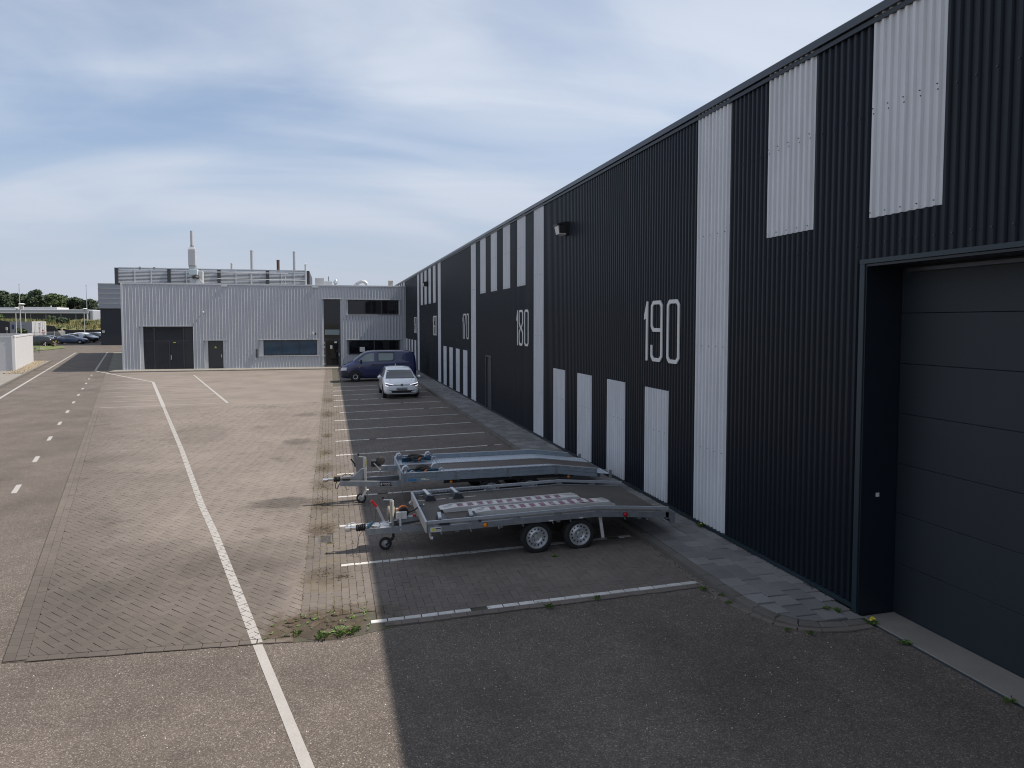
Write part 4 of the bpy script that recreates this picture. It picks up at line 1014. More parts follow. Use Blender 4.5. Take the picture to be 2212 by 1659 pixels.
# ---------------- front trailer (plywood deck, open side rails)
O1 = (3.5, 11.885, .0)
t1 = thing('car_trailer', 'galvanised two axle car trailer with dark plywood deck, nearest the camera', 'trailer', O1)
YN, YR = 10.86, 12.91; YC = (YN+YR)/2
BX = [1.42, 4.22, 5.50]; BZ = [0.0, .068, -.035]      # the deck kinks down behind the axles
def bz(x):
    for i in (0, 1):
        if x <= BX[i+1]: return BZ[i] + (BZ[i+1]-BZ[i])*(x-BX[i])/(BX[i+1]-BX[i])
    return BZ[2]
def rail(mb, y, zc, wd, h, x0=BX[0], x1=BX[2]):
    for i in (0, 1):
        a, c = max(x0, BX[i]), min(x1, BX[i+1])
        if c > a: mb.prism([(a, zc-h/2+bz(a)), (c, zc-h/2+bz(c)), (c, zc+h/2+bz(c)), (a, zc+h/2+bz(a))], lambda p, q, t: (p, t, q), y-wd/2, y+wd/2)
for y in (YN+.02, YR-.02):
    mb = MB(); rail(mb, y, .710, .04, .045); mb.build('top_rail', 'galv_top', t1, origin=O1)
    s = 1 if y < YC else -1
    mb = MB(); rail(mb, y+s*.002, .598, .044, .092, BX[0]+.002, BX[2]+.02); mb.build('side_beam', 'galv', t1, origin=O1)
    for x in (1.47, 2.16, 2.84, 3.53, 4.21, 4.88):
        hw = .055 if x > 1.5 else .045
        mb = MB(); mb.prism([(x-hw, .640+bz(x)), (x+hw+.02, .640+bz(x)), (x+hw, .691+bz(x)), (x-hw+.0, .691+bz(x))], lambda p, q, t: (p, t, q), y-.012, y+.012); mb.build('rail_spacer', 'galv', t1, origin=O1)
# holes in the inside of the far rail
hm = MB()
for k in range(22):
    x = 1.50+k*.062
    hm.cyl((x, YR-.0401, .705+bz(x)), (x, YR-.0425, .705+bz(x)), .008, n=8)
stuff(hm.build('rail_hole', 'rim_dark', t1, origin=O1))
mb = MB(); mb.bbox(BX[0]-.036, BX[0]-.001, YN, YR, .688, .733, .004); mb.build('front_rail', 'galv_top', t1, origin=O1)
mb = MB(); mb.bbox(BX[0]-.03, BX[0]-.004, YN+.004, YR-.004, .552, .686, .004); mb.build('front_panel', 'tube', t1, origin=O1)
# deck, in three boards with gaps
for (a, c) in ((1.43, 2.86), (2.864, 4.218), (4.222, 5.46)):
    mb = MB(); mb.prism([(a, .612+bz(a)), (c, .612+bz(c)), (c, .632+bz(c)), (a, .632+bz(a))], lambda p, q, t: (p, t, q), YN+.048, YR-.048); mb.build('deck_board', 'ply', t1, origin=O1)
for y in (YN+.34, YR-.34):
    for x0 in (1.47, 1.75, 2.03, 2.31): MB().prism([(x0, .633+bz(x0)), (x0+.22, .633+bz(x0+.22)), (x0+.22, .637+bz(x0+.22)), (x0, .637+bz(x0))], lambda p, q, t: (p, t, q), y-.012, y+.012).build('deck_slot_strip', 'alu', t1, origin=O1)
# rear cross beam with pale edge and rounded tail plates
mb = MB(); mb.prism([(5.462, .60+bz(5.46)), (5.60, .555+bz(5.5)), (5.60, .52+bz(5.5)), (5.462, .53+bz(5.46))], lambda p, q, t: (p, t, q), YN+.05, YR-.05); mb.build('tail_board', 'alu', t1, origin=O1)
for y in (YN, YR-.05):
    mb = MB(); mb.prism([(5.50, .64), (5.615, .60), (5.615, .42), (5.53, .42), (5.53, .50), (5.45, .50), (5.44, .63)], lambda p, q, t: (p, t, q), y, y+.048); mb.build('tail_plate', 'galv', t1, origin=O1)
mb = MB(); mb.bbox(5.54, 5.60, YN+.05, YR-.05, .43, .50, .004); mb.build('light_board', 'coping', t1, origin=O1)
# chassis beams and cross members below
mb = MB()
for y in (YN+.35, YR-.35): rail(mb, y, .535, .06, .05, 1.5, 5.4)
for x in (1.9, 2.6, 3.57, 4.3, 5.0): mb.box(x-.03, x+.03, YN+.07, YR-.07, .50+bz(x), .549+bz(x))
mb.build('chassis', 'galv', t1, origin=O1)
mb = MB()
for x in (3.20, 3.93): mb.bar((x, YN+.22, .335), (x, YR-.22, .335), .09, .09)
mb.build('axle', 'black', t1, origin=O1)
for x in (3.20, 3.93):
    wheel(t1, (x, YN+.13, .07+.262), .262, .19, -1, O1); wheel(t1, (x, YR-.13, .07+.262), .262, .19, 1, O1)
strip_light(t1, 2.33, YN-.002, .62, .036, 'amber', O1); strip_light(t1, 4.71, YN-.002, .628, .038, 'red', O1); strip_light(t1, 2.33, YR+.002, .62, .036, 'amber', O1, 1)
mb = MB(); mb.bar((4.285, YN+.06, .60), (4.335, YN+.05, .25), .05, .02, (0, 1, 0)); mb.build('prop_stand', 'alu', t1, origin=O1)
mb = MB()
for x in (1.63, 2.1, 2.55, 2.95, 3.45, 3.75, 4.27, 4.7, 5.1):
    z = .545+bz(x); mb.tube([(x, YN+.02, z+.02), (x, YN+.01, z-.02), (x+.01, YN+.005, z-.035), (x+.02, YN+.015, z-.025)], .005, 6)
mb.build('lashing_hook', 'zinc', t1, origin=O1)
for x in (3.42, 3.93):
    mb = MB(); mb.box(x-.035, x+.035, YN-.003, YN, .552+bz(x), .572+bz(x)); mb.build('reflector', 'sticker_w', t1, origin=O1)
st = MB().box(1.462, 1.635, YN-.004, YN-.0005, .564, .636).build('maker_sticker', 'sticker_w', t1, origin=O1)
mb = MB(); mb.cyl((1.512, YN-.0045, .600), (1.512, YN-.0065, .600), .026, n=14); mb.build('sticker_mark', 'sticker_y', st, origin=O1)
mb = MB(); mb.box(1.545, 1.625, YN-.0065, YN-.0045, .607, .622).box(1.545, 1.622, YN-.0065, YN-.0045, .588, .593); mb.build('sticker_print', 'coping', st, origin=O1)
# wheel chocks across the deck front
for x0 in (1.60, 2.10):
    for (ya, yb) in ((YR-.05, YR-.42), (YN+.05, YN+.42)):
        s = 1 if yb > ya else -1
        c = MB(); z = .633+bz(x0)
        c.prism([(x0, z), (x0+.20, z), (x0+.14, z+.09), (x0+.03, z+.10)], lambda p, q, t: (p, t, q), min(ya, yb), max(ya, yb)); co = c.build('wheel_chock', 'coping', t1, origin=O1)
        mb = MB(); mb.bar((x0+.02, ya, z+.125), (x0+.06, yb, z+.112), .055, .022); mb.build('chock_rail', 'zinc', co, origin=O1)
# drawbar: two beams converging to the coupling
mb = MB()
mb.bar((.52, YC-.075, .365), (1.50, YC-.16, .395), .06, .10); mb.bar((.52, YC+.075, .365), (1.50, YC+.33, .425), .06, .10)
mb.build('drawbar', 'galv', t1, origin=O1)
mb = MB(); mb.bbox(.52, .93, YC-.05, YC+.05, .39, .46, .01); mb.build('overrun_housing', 'zinc', t1, origin=O1)
mb = MB(); mb.bbox(.72, .96, YC-.09, YC+.02, .375, .43, .008).bbox(.90, .945, YC-.10, YC+.09, .37, .50, .006); mb.build('handbrake_bracket', 'chrome', t1, origin=O1)
mb = MB(); mb.cyl((.37, YC, .42), (.53, YC, .42), .052, n=16)
for k in range(5): mb.lathe([(.045, -.014), (.068, 0), (.045, .014)], (.39+k*.031, YC, .42), 'X', 16)
mb.build('rubber_gaiter', 'rubber', t1, origin=O1, smooth=True)
mb = MB(); mb.bbox(.27, .38, YC-.028, YC+.028, .395, .445, .01).bbox(.185, .30, YC-.045, YC+.045, .375, .455, .02); mb.build('coupling_head', 'chrome', t1, origin=O1)
mb = MB(); mb.tube([(.22, YC, .455), (.24, YC, .49), (.30, YC, .505), (.365, YC, .49)], .012, 8); mb.build('coupling_lever', 'zinc', t1, origin=O1)
mb = MB(); mb.bar((.84, YC+.06, .46), (.715, YC+.06, .735), .04, .03, (0, 1, 0)); hb = mb.build('handbrake', 'zinc', t1, origin=O1)
mb = MB(); mb.bar((.716, YC+.06, .735), (.625, YC+.06, .845), .036, .028, (0, 1, 0)); mb.build('grip', 'red', hb, origin=O1)
mb = MB(); mb.cyl((.96, YC-.03, .30), (.955, YC-.03, .845), .034, n=16); jt = mb.build('jockey_tube', 'tube', t1, origin=O1, smooth=True)
mb = MB(); mb.cyl((.955, YC-.03, .846), (.955, YC-.03, .868), .018, n=10).cyl((.955, YC-.03, .858), (.815, YC-.03, .868), .007, n=8).cyl((.815, YC-.03, .865), (.81, YC-.03, .885), .008, n=8); mb.build('crank', 'chrome', jt, origin=O1)
mb = MB(); mb.cyl((.81, YC-.03, .88), (.808, YC-.03, .93), .017, .023, n=10); mb.build('crank_knob', 'black', jt, origin=O1)
mb = MB(); mb.bar((.965, YC-.03, .31), (.985, YC-.03, .23), .05, .04).bar((.985, YC-.07, .23), (.85, YC-.07, .11), .03, .012, (0, 1, 0)).bar((.985, YC+.01, .23), (.85, YC+.01, .11), .03, .012, (0, 1, 0)); mb.build('jockey_fork', 'black', jt, origin=O1)
wheel(t1, (.845, YC-.03, .03+.104), .104, .06, -1, O1, rr=.40, holes=3, name='jockey_wheel')
# winch on its post in front of the deck
mb = MB(); mb.bar((1.05, YC+.02, .50), (1.46, YC+.02, .53), .12, .075); wp = mb.build('winch_beam', 'galv', t1, origin=O1)
mb = MB(); mb.bbox(1.02, 1.20, YC-.10, YC-.06, .54, .665, .008); wb = mb.build('winch_frame', 'alu', t1, origin=O1); MB().bbox(1.03, 1.20, YC+.10, YC+.13, .54, .68, .008).build('winch_side_plate', 'alu', wb, origin=O1)
mb = MB(); mb.cyl((1.15, YC-.058, .635), (1.15, YC+.098, .635), .085, n=20); mb.build('strap_reel', 'rubber', wb, origin=O1, smooth=True)
mb = MB(); mb.lathe([(.07, .0), (.088, .002), (.088, .05), (.07, .052)], (1.15, YC+.02, .648), 'Y', 20); mb.build('orange_strap', 'orange', wb, origin=O1, smooth=True)
mb = MB(); mb.bar((1.08, YC-.115, .66), (1.09, YC-.115, .38), .03, .012, (0, 1, 0)).cyl((1.09, YC-.115, .39), (1.09, YC-.165, .385), .014, n=8); mb.build('winch_handle', 'alu', wb, origin=O1)
mb = MB(); mb.tube([(1.21, YC, .62), (1.32, YC-.02, .655), (1.42, YC-.05, .735), (1.46, YC-.06, .745)], .013, 6); mb.build('winch_strap', 'black', wb, origin=O1)
mb = MB(); mb.bar((1.40, YC-.05, .70), (1.50, YC-.07, .757), .03, .018).cyl((1.49, YC-.10, .752), (1.49, YC-.04, .752), .014, n=8); mb.build('strap_hook', 'chrome', wb, origin=O1)
mb = MB(); mb.bbox(1.30, 1.36, YC-.07, YC-.01, .565, .60, .008); mb.build('red_catch', 'red', wb, origin=O1)
mb = MB(); mb.lathe([(.0, -.06), (.09, -.06), (.11, -.04), (.11, .05), (.09, .07), (0, .08)], (.95, YC+.16, .60), 'X', 20); mb.build('spare_cover', 'rusty', t1, origin=O1, smooth=True)
mb = MB(); mb.tube([(.44, YC-.05, .45), (.46, YC-.06, .49), (.52, YC-.07, .50), (.60, YC-.08, .47), (.66, YC-.09, .42), (.72, YC-.1, .41), (.76, YC-.09, .46), (.745, YC-.07, .52), (.70, YC-.06, .53), (.64, YC-.06, .50)], .006, 6); mb.tube([(.70, YC+.05, .70), (.695, YC+.03, .60), (.69, YC, .53)], .005, 6); mb.build('cable', 'rubber', t1, origin=O1)
mb = MB(); mb.cyl((.55, YC-.08, .44), (.64, YC-.07, .515), .026, n=10); mb.build('plug', 'strap_blue', t1, origin=O1)
mb = MB(); mb.tube([(.48, YC-.05, .38), (.42, YC-.06, .31)], .004, 5); mb.build('breakaway_cable', 'black', t1, origin=O1); mb = MB(); mb.tube([(.42, YC-.06, .31), (.37, YC-.2, .12), (.36, YC-.28, .06), (.39, YC-.25, .045), (.425, YC-.28, .05)], .005, 6); mb.build('hanging_cable', 'black', t1, origin=O1)
mb = MB(); mb.cyl((1.46, YN+.02, .555), (1.47, YN+.02, .47), .018, n=10).cyl((1.47, YN+.02, .47), (1.50, YN+.02, .46), .026, .03, n=10); mb.build('support_foot', 'zinc', t1, origin=O1)
mb = MB(); mb.bar((1.34, YR-.25, .60), (1.385, YR-.25, .56), .10, .05); mb.build('front_lashing_eye', 'tube', t1, origin=O1)

# ---------------- aluminium ramps lying on the deck
def ramp(x0, x1, yc, label, rz):
    z = .634; ln = x1-x0; hw = .145
    r = thing('loading_ramp', label, 'ramp', (x0, yc, z), rz, 'aluminium loading ramps lying on the plywood trailer deck')
    zb = lambda x: bz(x0+x)
    mb = MB()
    for y in (-hw, hw-.03): mb.prism([(.06, zb(.06)), (ln, zb(ln)+.004), (ln, zb(ln)+.035), (ln-.12, zb(ln-.12)+.075), (.22, zb(.22)+.075), (0.03, zb(0)+.055)], lambda p, q, t: (p, t, q), y, y+.03)
    mb.build('side_rail', 'alu', r)
    mb = MB(); mb.prism([(.0, zb(0)+.045), (.27, zb(.27)+.052), (.27, zb(.27)+.062), (0, zb(0)+.055)], lambda p, q, t: (p, t, q), -hw+.031, hw-.031)
    mb.prism([(ln-.32, zb(ln-.32)+.055), (ln-.02, zb(ln)+.022), (ln-.02, zb(ln)+.032), (ln-.32, zb(ln-.32)+.065)], lambda p, q, t: (p, t, q), -hw+.031, hw-.031); mb.build('end_plate', 'alu', r)
    a, c = .275, ln-.325; n = 11
    for k in range(n+1):
        xm = a + (c-a)*k/n; mb = MB(); mb.prism([(xm-.04, zb(xm)+.05), (xm+.04, zb(xm)+.05), (xm+.032, zb(xm)+.066), (xm-.032, zb(xm)+.066)], lambda p, q, t: (p, t, q), -hw+.031, hw-.031)
        mb.build('rung', 'alu', r)
    for k in range(n):
        xa, xb = a+(c-a)*k/n+.041, a+(c-a)*(k+1)/n-.041
        mb = MB(); mb.prism([(xa, zb(xa)+.046), (xb, zb(xb)+.052), (xb, zb(xb)+.060), (xa, zb(xa)+.054)], lambda p, q, t: (p, t, q), -hw+.031, hw-.031); mb.build('reflection_panel', 'purple', r)  # panel filling each opening, coloured as its pink reflection
    mb = MB(); mb.tube([(.06, -.06, zb(.06)+.075), (.14, -.03, zb(.1)+.08), (.22, .06, zb(.2)+.075)], .006, 6); mb.build('safety_pin', 'zinc', r)
ramp(1.74, 4.25, 11.78, 'aluminium loading ramp with pink reflections coloured in between its rungs, lying on the middle of the plywood deck', math.radians(.4))
ramp(2.22, 4.70, 11.40, 'aluminium loading ramp with pink reflections coloured in between its rungs, lying beside the near side rail', math.radians(.4))

# ---------------- rear trailer (perforated wheel tracks, boarded sides)
O2 = (3.6, 15.17, .0)
t2 = thing('car_trailer', 'galvanised two axle car trailer with perforated wheel tracks, standing behind the plywood one', 'trailer', O2)
YN2, YR2 = 14.2, 16.14; YC2 = (YN2+YR2)/2
BX = [1.38, 4.58, 5.82]; BZ = [0.0, .01, -.15]
ZT = .80
for y in (YN2, YR2):
    s = 1 if y == YN2 else -1
    mb = MB(); rail(mb, y+s*.02, ZT-.052, .035, .082); mb.build('side_board', 'galv_blue', t2, origin=O2)
    mb = MB(); rail(mb, y+s*.02, ZT-.146, .035, .080); mb.build('side_board', 'galv_blue', t2, origin=O2)
    mb = MB(); rail(mb, y+s*.02, ZT-.004, .06, .012); mb.build('side_cap', 'galv_top', t2, origin=O2)
    for x in (1.40, 2.44, 3.53, 4.58, 5.80):
        mb = MB(); mb.box(x-.03, x+.03, y-.004 if s > 0 else y-.001, y+.001 if s > 0 else y+.004, ZT-.19+bz(x), ZT-.005+bz(x)); mb.build('stake_post', 'galv', t2, origin=O2)
lk = MB()
for k in range(17):
    x = 1.75 + k*.245; lk.box(x-.03, x+.03, YN2-.008, YN2-.004, ZT-.028+bz(x), ZT-.008+bz(x))
lk.build('lashing_slot', 'zinc', t2, origin=O2)
mb = MB(); mb.bbox(BX[0]-.03, BX[0]-.001, YN2+.0, YR2, ZT-.19, ZT, .004); mb.build('front_board', 'galv_blue', t2, origin=O2)
for y in (YN2+.0, YR2-.05):
    mb = MB(); mb.box(1.335, 1.349, y, y+.05, ZT-.24, ZT+.02); mb.build('corner_post', 'galv', t2, origin=O2)
# deck: two perforated steel tracks and a brown middle panel
for (ya, yb) in ((YN2+.045, YN2+.62), (YR2-.62, YR2-.045)):
    mb = MB()
    for i in (0, 1):
        a, c = BX[i]+.002, BX[i+1]-.002; mb.prism([(a, .69+bz(a)), (c, .69+bz(c)), (c, .70+bz(c)), (a, .70+bz(a))], lambda p, q, t: (p, t, q), ya, yb)
    tr = mb.build('wheel_track', 'track', t2, origin=O2)
    hb_ = MB(); x = 1.45; i = 0
    while x < 5.75:
        for k in range(7):
            y = ya + .045 + k*.081 + (.04 if i % 2 else 0)
            if y < yb-.02:
                r_ = .016; z = .7008+bz(x); hb_.add([(x+math.cos(q*math.pi/3)*r_, y+math.sin(q*math.pi/3)*r_*.8, z + (bz(x+math.cos(q*math.pi/3)*r_)-bz(x))) for q in range(6)], [(0, 1, 2, 3, 4, 5)])
        x += .058; i += 1
    stuff(hb_.build('perforation', 'rim_dark', tr, origin=O2, fix=False))
mb = MB()
for i in (0, 1):
    a, c = BX[i]+.002, BX[i+1]-.002; mb.prism([(a, .675+bz(a)), (c, .675+bz(c)), (c, .69+bz(c)), (a, .69+bz(a))], lambda p, q, t: (p, t, q), YN2+.621, YR2-.621)
mb.build('deck_board', 'ply_brown', t2, origin=O2)
for y in (YN2+.62, YR2-.62):
    mb = MB()
    for i in (0, 1):
        a, c = BX[i]+.002, BX[i+1]-.002; mb.prism([(a, .691+bz(a)), (c, .691+bz(c)), (c, .708+bz(c)), (a, .708+bz(a))], lambda p, q, t: (p, t, q), y-.008, y+.008)
    mb.build('track_edge', 'zinc', t2, origin=O2)
mb = MB(); mb.bbox(5.80, 5.85, YN2+.05, YR2-.05, .46, .535, .004); mb.build('rear_board', 'galv', t2, origin=O2)
mb = MB()
for y in (YN2+.35, YR2-.35): rail(mb, y, .60, .06, .08, 1.45, 5.7)
for x in (1.6, 2.5, 3.6, 4.6, 5.5): mb.box(x-.03, x+.03, YN2+.05, YR2-.05, .585+bz(x), .66+bz(x))
mb.build('chassis', 'galv', t2, origin=O2)
mb = MB()
for x in (3.20, 4.03): mb.bar((x, YN2+.25, .33), (x, YR2-.25, .33), .09, .09)
mb.build('axle', 'black', t2, origin=O2)
for x in (3.20, 4.03):
    wheel(t2, (x, YN2+.16, .07+.25), .25, .18, -1, O2); wheel(t2, (x, YR2-.16, .07+.25), .25, .18, 1, O2)
for x in (2.35, 4.87): strip_light(t2, x, YN2+.06, .565+bz(x), .032, 'amber', O2)
MB().bbox(2.2, 5.0, YN2+.07, YN2+.085, .535, .60, .004).build('lamp_strip', 'black', t2, origin=O2)
MB().box(1.47, 1.64, YN2-.0035, YN2-.0005, .640, .672).build('blue_sticker', 'sticker_b', t2, origin=O2)
st = MB().box(1.74, 1.90, YN2-.0035, YN2-.0005, .640, .685).build('maker_sticker', 'sticker_w', t2, origin=O2)
MB().cyl((1.78, YN2-.0045, .663), (1.78, YN2-.006, .663), .015, n=12).build('sticker_mark', 'sticker_y', st, origin=O2); MB().box(1.81, 1.89, YN2-.006, YN2-.004, .66, .672).build('sticker_print', 'coping', st, origin=O2)
# drawbar
mb = MB(); mb.bar((.16, YC2-.10, .475), (1.40, YC2-.30, .44), .06, .105); mb.bar((.16, YC2+.10, .475), (1.40, YC2+.30, .44), .06, .105); db = mb.build('drawbar', 'galv', t2, origin=O2)
# maker sticker on the near drawbar beam
P0, P1 = Vector((.16, YC2-.10, .475)), Vector((1.40, YC2-.30, .44)); dvec = (P1-P0).normalized(); nrm = dvec.cross(Vector((0, 0, 1))).normalized(); 
if nrm.y > 0: nrm = -nrm
upv = nrm.cross(dvec).normalized(); upv = upv if upv.z > 0 else -upv
cst = P0 + (P1-P0)*.745 + nrm*.0305
mb = MB(); hx, hz = dvec*.122, upv*.043
mb.add([cst-hx-hz, cst+hx-hz, cst+hx+hz, cst-hx+hz] + [p+nrm*.002 for p in (cst-hx-hz, cst+hx-hz, cst+hx+hz, cst-hx+hz)], [(0, 1, 2, 3), (7, 6, 5, 4), (0, 4, 5, 1), (1, 5, 6, 2), (2, 6, 7, 3), (3, 7, 4, 0)])
stk = mb.build('maker_sticker', 'sticker_k', t2, origin=O2)
loc = cst + nrm*.0035 - Vector(O2)
text_mesh('sticker_text', 'HAPERT', .052, 'sticker_w', stk, frame(loc + dvec*.035 + upv*.006, dvec, upv), bold=.0008)
mb = MB(); q0 = loc - dvec*.08
ring = [q0 + dvec*math.cos(a)*.026 + upv*math.sin(a)*.026 for a in [i*math.pi/9 for i in range(2, 15)]] ; ring2 = [q0 + dvec*(math.cos(a)*.013+.006) + upv*(math.sin(a)*.013+.004) for a in [i*math.pi/9 for i in range(2, 15)]]
mb.add(ring+ring2, [(i, i+1, 13+i+1, 13+i) for i in range(12)]); hxx = dvec*.055; mb.add([loc+dvec*.035-hxx-upv*.028, loc+dvec*.035+hxx-upv*.028, loc+dvec*.035+hxx-upv*.024, loc+dvec*.035-hxx-upv*.024], [(0, 1, 2, 3)]); mb.build('sticker_emblem', 'sticker_w', stk, fix=False)
mb = MB(); mb.prism([(.18, .50), (.62, .50), (.66, .74), (.60, .74), (.44, .60), (.18, .58)], lambda p, q, t: (p, t, q), YC2-.045, YC2+.045); mb.build('overrun_housing', 'galv', t2, origin=O2)
mb = MB(); mb.cyl((.03, YC2, .545), (.17, YC2, .545), .05, n=16)
for k in range(5): mb.lathe([(.045, -.014), (.066, 0), (.045, .014)], (.045+k*.028, YC2, .545), 'X', 16)
mb.build('rubber_gaiter', 'rubber', t2, origin=O2, smooth=True)
mb = MB(); mb.bbox(-.10, .035, YC2-.028, YC2+.028, .52, .57, .01).bbox(-.20, -.08, YC2-.045, YC2+.045, .50, .57, .02); mb.build('coupling_head', 'chrome', t2, origin=O2)
mb = MB(); mb.tube([(-.13, YC2, .57), (-.14, YC2, .61), (-.10, YC2, .645), (-.03, YC2, .675)], .011, 8); mb.build('coupling_lever', 'zinc', t2, origin=O2)
mb = MB(); mb.cyl((.48, YC2+.05, .58), (.47, YC2+.05, .80), .012, n=8); hb = mb.build('handbrake', 'zinc', t2, origin=O2)
mb = MB(); mb.bar((.47, YC2+.05, .78), (.46, YC2+.05, .85), .03, .026, (0, 1, 0)).bar((.46, YC2+.05, .845), (.385, YC2+.05, .945), .03, .026, (0, 1, 0)); mb.build('grip', 'black', hb, origin=O2)
mb = MB(); mb.cyl((.675, YC2-.02, .40), (.67, YC2-.02, .97), .032, n=16); jt = mb.build('jockey_tube', 'zinc', t2, origin=O2, smooth=True)
mb = MB(); mb.box(.685, .70, YC2-.056, YC2-.052, .83, .93); mb.build('reflector', 'sticker_y', jt, origin=O2)
mb = MB(); mb.cyl((.67, YC2-.02, .971), (.67, YC2-.02, .99), .016, n=10).cyl((.67, YC2-.02, .985), (.555, YC2-.02, 1.0), .007, n=8).cyl((.555, YC2-.02, .995), (.54, YC2-.02, 1.02), .008, n=8); mb.build('crank', 'zinc', jt, origin=O2)
mb = MB(); mb.cyl((.54, YC2-.02, 1.015), (.538, YC2-.02, 1.065), .017, .022, n=10); mb.build('crank_knob', 'black', jt, origin=O2)
mb = MB(); mb.bar((.675, YC2-.02, .42), (.69, YC2-.02, .30), .045, .04).bar((.70, YC2-.06, .30), (.60, YC2-.06, .15), .045, .012, (0, 1, 0)).bar((.70, YC2+.02, .30), (.60, YC2+.02, .15), .045, .012, (0, 1, 0)).bbox(.68, .745, YC2-.05, YC2+.01, .27, .30, .005); mb.build('jockey_fork', 'alu', jt, origin=O2)
wheel(t2, (.59, YC2-.02, .02+.104), .104, .06, -1, O2, rr=.42, holes=5, name='jockey_wheel')
mb = MB(); mb.tube([(.10, YC2-.03, .50), (.06, YC2-.06, .45), (.07, YC2-.08, .37), (.10, YC2-.08, .36), (.13, YC2-.07, .43), (.19, YC2-.06, .52)], .009, 7).tube([(.20, YC2, .58), (.24, YC2, .63), (.33, YC2, .645), (.42, YC2, .60)], .007, 6).tube([(.24, YC2-.1, .43), (.28, YC2-.1, .35), (.33, YC2-.1, .33), (.345, YC2-.1, .42)], .005, 6); mb.build('cable', 'rubber', t2, origin=O2)
mb = MB(); mb.bbox(.20, .38, YC2-.13, YC2-.06, .535, .585, .015); mb.build('plug', 'black', t2, origin=O2)
mb = MB(); mb.tube([(-.09, YC2-.03, .50), (-.085, YC2-.03, .41)], .008, 5); mb.build('safety_chain', 'zinc', t2, origin=O2)
# winch on a cranked post
mb = MB(); mb.bar((.98, YC2+.12, .71), (1.35, YC2+.12, .70), .11, .11); wp = mb.build('winch_beam', 'galv', t2, origin=O2)
mb = MB(); mb.bbox(.80, 1.0, YC2+.03, YC2+.20, .76, .89, .012); wb = mb.build('winch_housing', 'black', t2, origin=O2)
mb = MB(); mb.cyl((1.0, YC2+.06, .875), (1.0, YC2+.16, .875), .088, n=22); mb.build('winch_reel', 'rubber', wb, origin=O2, smooth=True)
mb = MB(); mb.lathe([(.058, 0), (.075, .002), (.075, .04), (.058, .042)], (1.0, YC2+.018, .88), 'Y', 20); mb.build('winch_strap', 'strap_grey', wb, origin=O2, smooth=True)
mb = MB(); mb.bar((.86, YC2+.015, .84), (.985, YC2+.01, .705), .024, .012, (0, 1, 0)).cyl((.985, YC2+.01, .71), (.99, YC2-.05, .70), .013, n=8); mb.build('winch_handle', 'zinc', wb, origin=O2)
# front wheel stops: bent steel tubes
for (y0) in (YN2+.10, YN2+.42, YR2-.52, YR2-.14):
    pass
def stop(x, ya, yb, nm='wheel_stop'):
    mb = MB(); mb.tube([(x, ya, .70), (x-.01, ya, .80), (x+.02, ya, .87), (x+.07, ya, .88), (x+.12, ya, .83), (x+.15, ya, .75), (x+.16, ya, .70)], .026, 10); mb.tube([(x+.13, yb, .705), (x+.13, yb, .79), (x+.17, yb, .81), (x+.22, yb, .79), (x+.22, yb, .705)], .013, 8); mb.build(nm, 'zinc', t2, origin=O2, smooth=True)
stop(1.40, YR2-.18, YR2-.30); stop(2.05, YR2-.16, YR2-.30); stop(1.40, YN2+.30, YN2+.16); stop(2.02, YN2+.45, YN2+.32)
# strap bundles lying between the wheel stops
def bundle(x, y, label, seed):
    rnd = random.Random(seed); r = thing('strap_bundle', label, 'straps', (x, y, .71), 0, 'coiled lashing straps on the perforated wheel tracks')
    mb = MB()
    for k in range(4): mb.tube([(-.28+.15*i+rnd.uniform(-.03, .03), rnd.uniform(-.09, .09), .02+.018*k+rnd.uniform(0, .02)) for i in range(5)], .022, 6)
    mb.build('blue_strap', 'strap_blue', r)
    mb = MB()
    for k in range(3):
        a = rnd.uniform(-.3, .3); cx = rnd.uniform(-.05, .16); pts = [(cx+math.cos(q)*(.09+.02*k), .02*k-.02+math.sin(a)*math.cos(q)*.05, .12+.02*k+math.sin(q)*(.07+.015*k)) for q in [i*math.pi/6 for i in range(12)]]; mb.tube([(a_, b2, c2*.62) for a_, b2, c2 in pts], .027, 6)
    mb.build('grey_coil', 'strap_grey', r)
    mb = MB(); mb.tube([(.05, -.08, .06), (.12, -.02, .09), (.2, .05, .07)], .02, 6); mb.build('orange_strap', 'orange', r)
    for k in range(2): MB().bbox(-.2+.17*k, -.1+.17*k, -.07, 0, .06, .12, .012).build('ratchet', 'black', r)
bundle(1.80, YR2-.36, 'tangle of blue and grey lashing straps on the far wheel track', 3)
bundle(1.78, YN2+.32, 'tangle of blue and grey lashing straps on the near wheel track', 8)

# ================================================================ CARS
def loft_body(st):
    """closed body from stations (x, bottom, shoulder z, top z, half width, top half width)"""
    vs_ = []; fs = []; n = None
    for (x, zb, zs, zt_, ws, wt) in st:
        h = [(0, zb), (.6*ws, zb), (.90*ws, zb+.015), (.985*ws, zb+.12), (ws, zb+.45*(zs-zb)), (.992*ws, zs-.07), (.965*ws, zs), (.94*ws, zs+min(.03, .3*(zt_-zs)))]
        a = (.94*ws, zs+min(.03, .3*(zt_-zs))); b_ = (wt, zt_-.07 if zt_-zs > .2 else zt_-.02)
        for k in (.35, .7): h.append((a[0]+(b_[0]-a[0])*k, a[1]+(b_[1]-a[1])*k))
        h += [b_, (wt*.90, zt_-.022), (wt*.55, zt_-.003), (0, zt_)]
        ring = h + [(-y, z) for y, z in h[-2:0:-1]]
        n = len(ring); vs_ += [(x, y, z) for y, z in ring]
    m = len(st)
    for i in range(m-1):
        for k in range(n): fs.append((i*n+k, i*n+(k+1) % n, (i+1)*n+(k+1) % n, (i+1)*n+k))
    fs.append(tuple(range(n))); fs.append(tuple(range((m-1)*n, m*n))[::-1])
    return vs_, fs
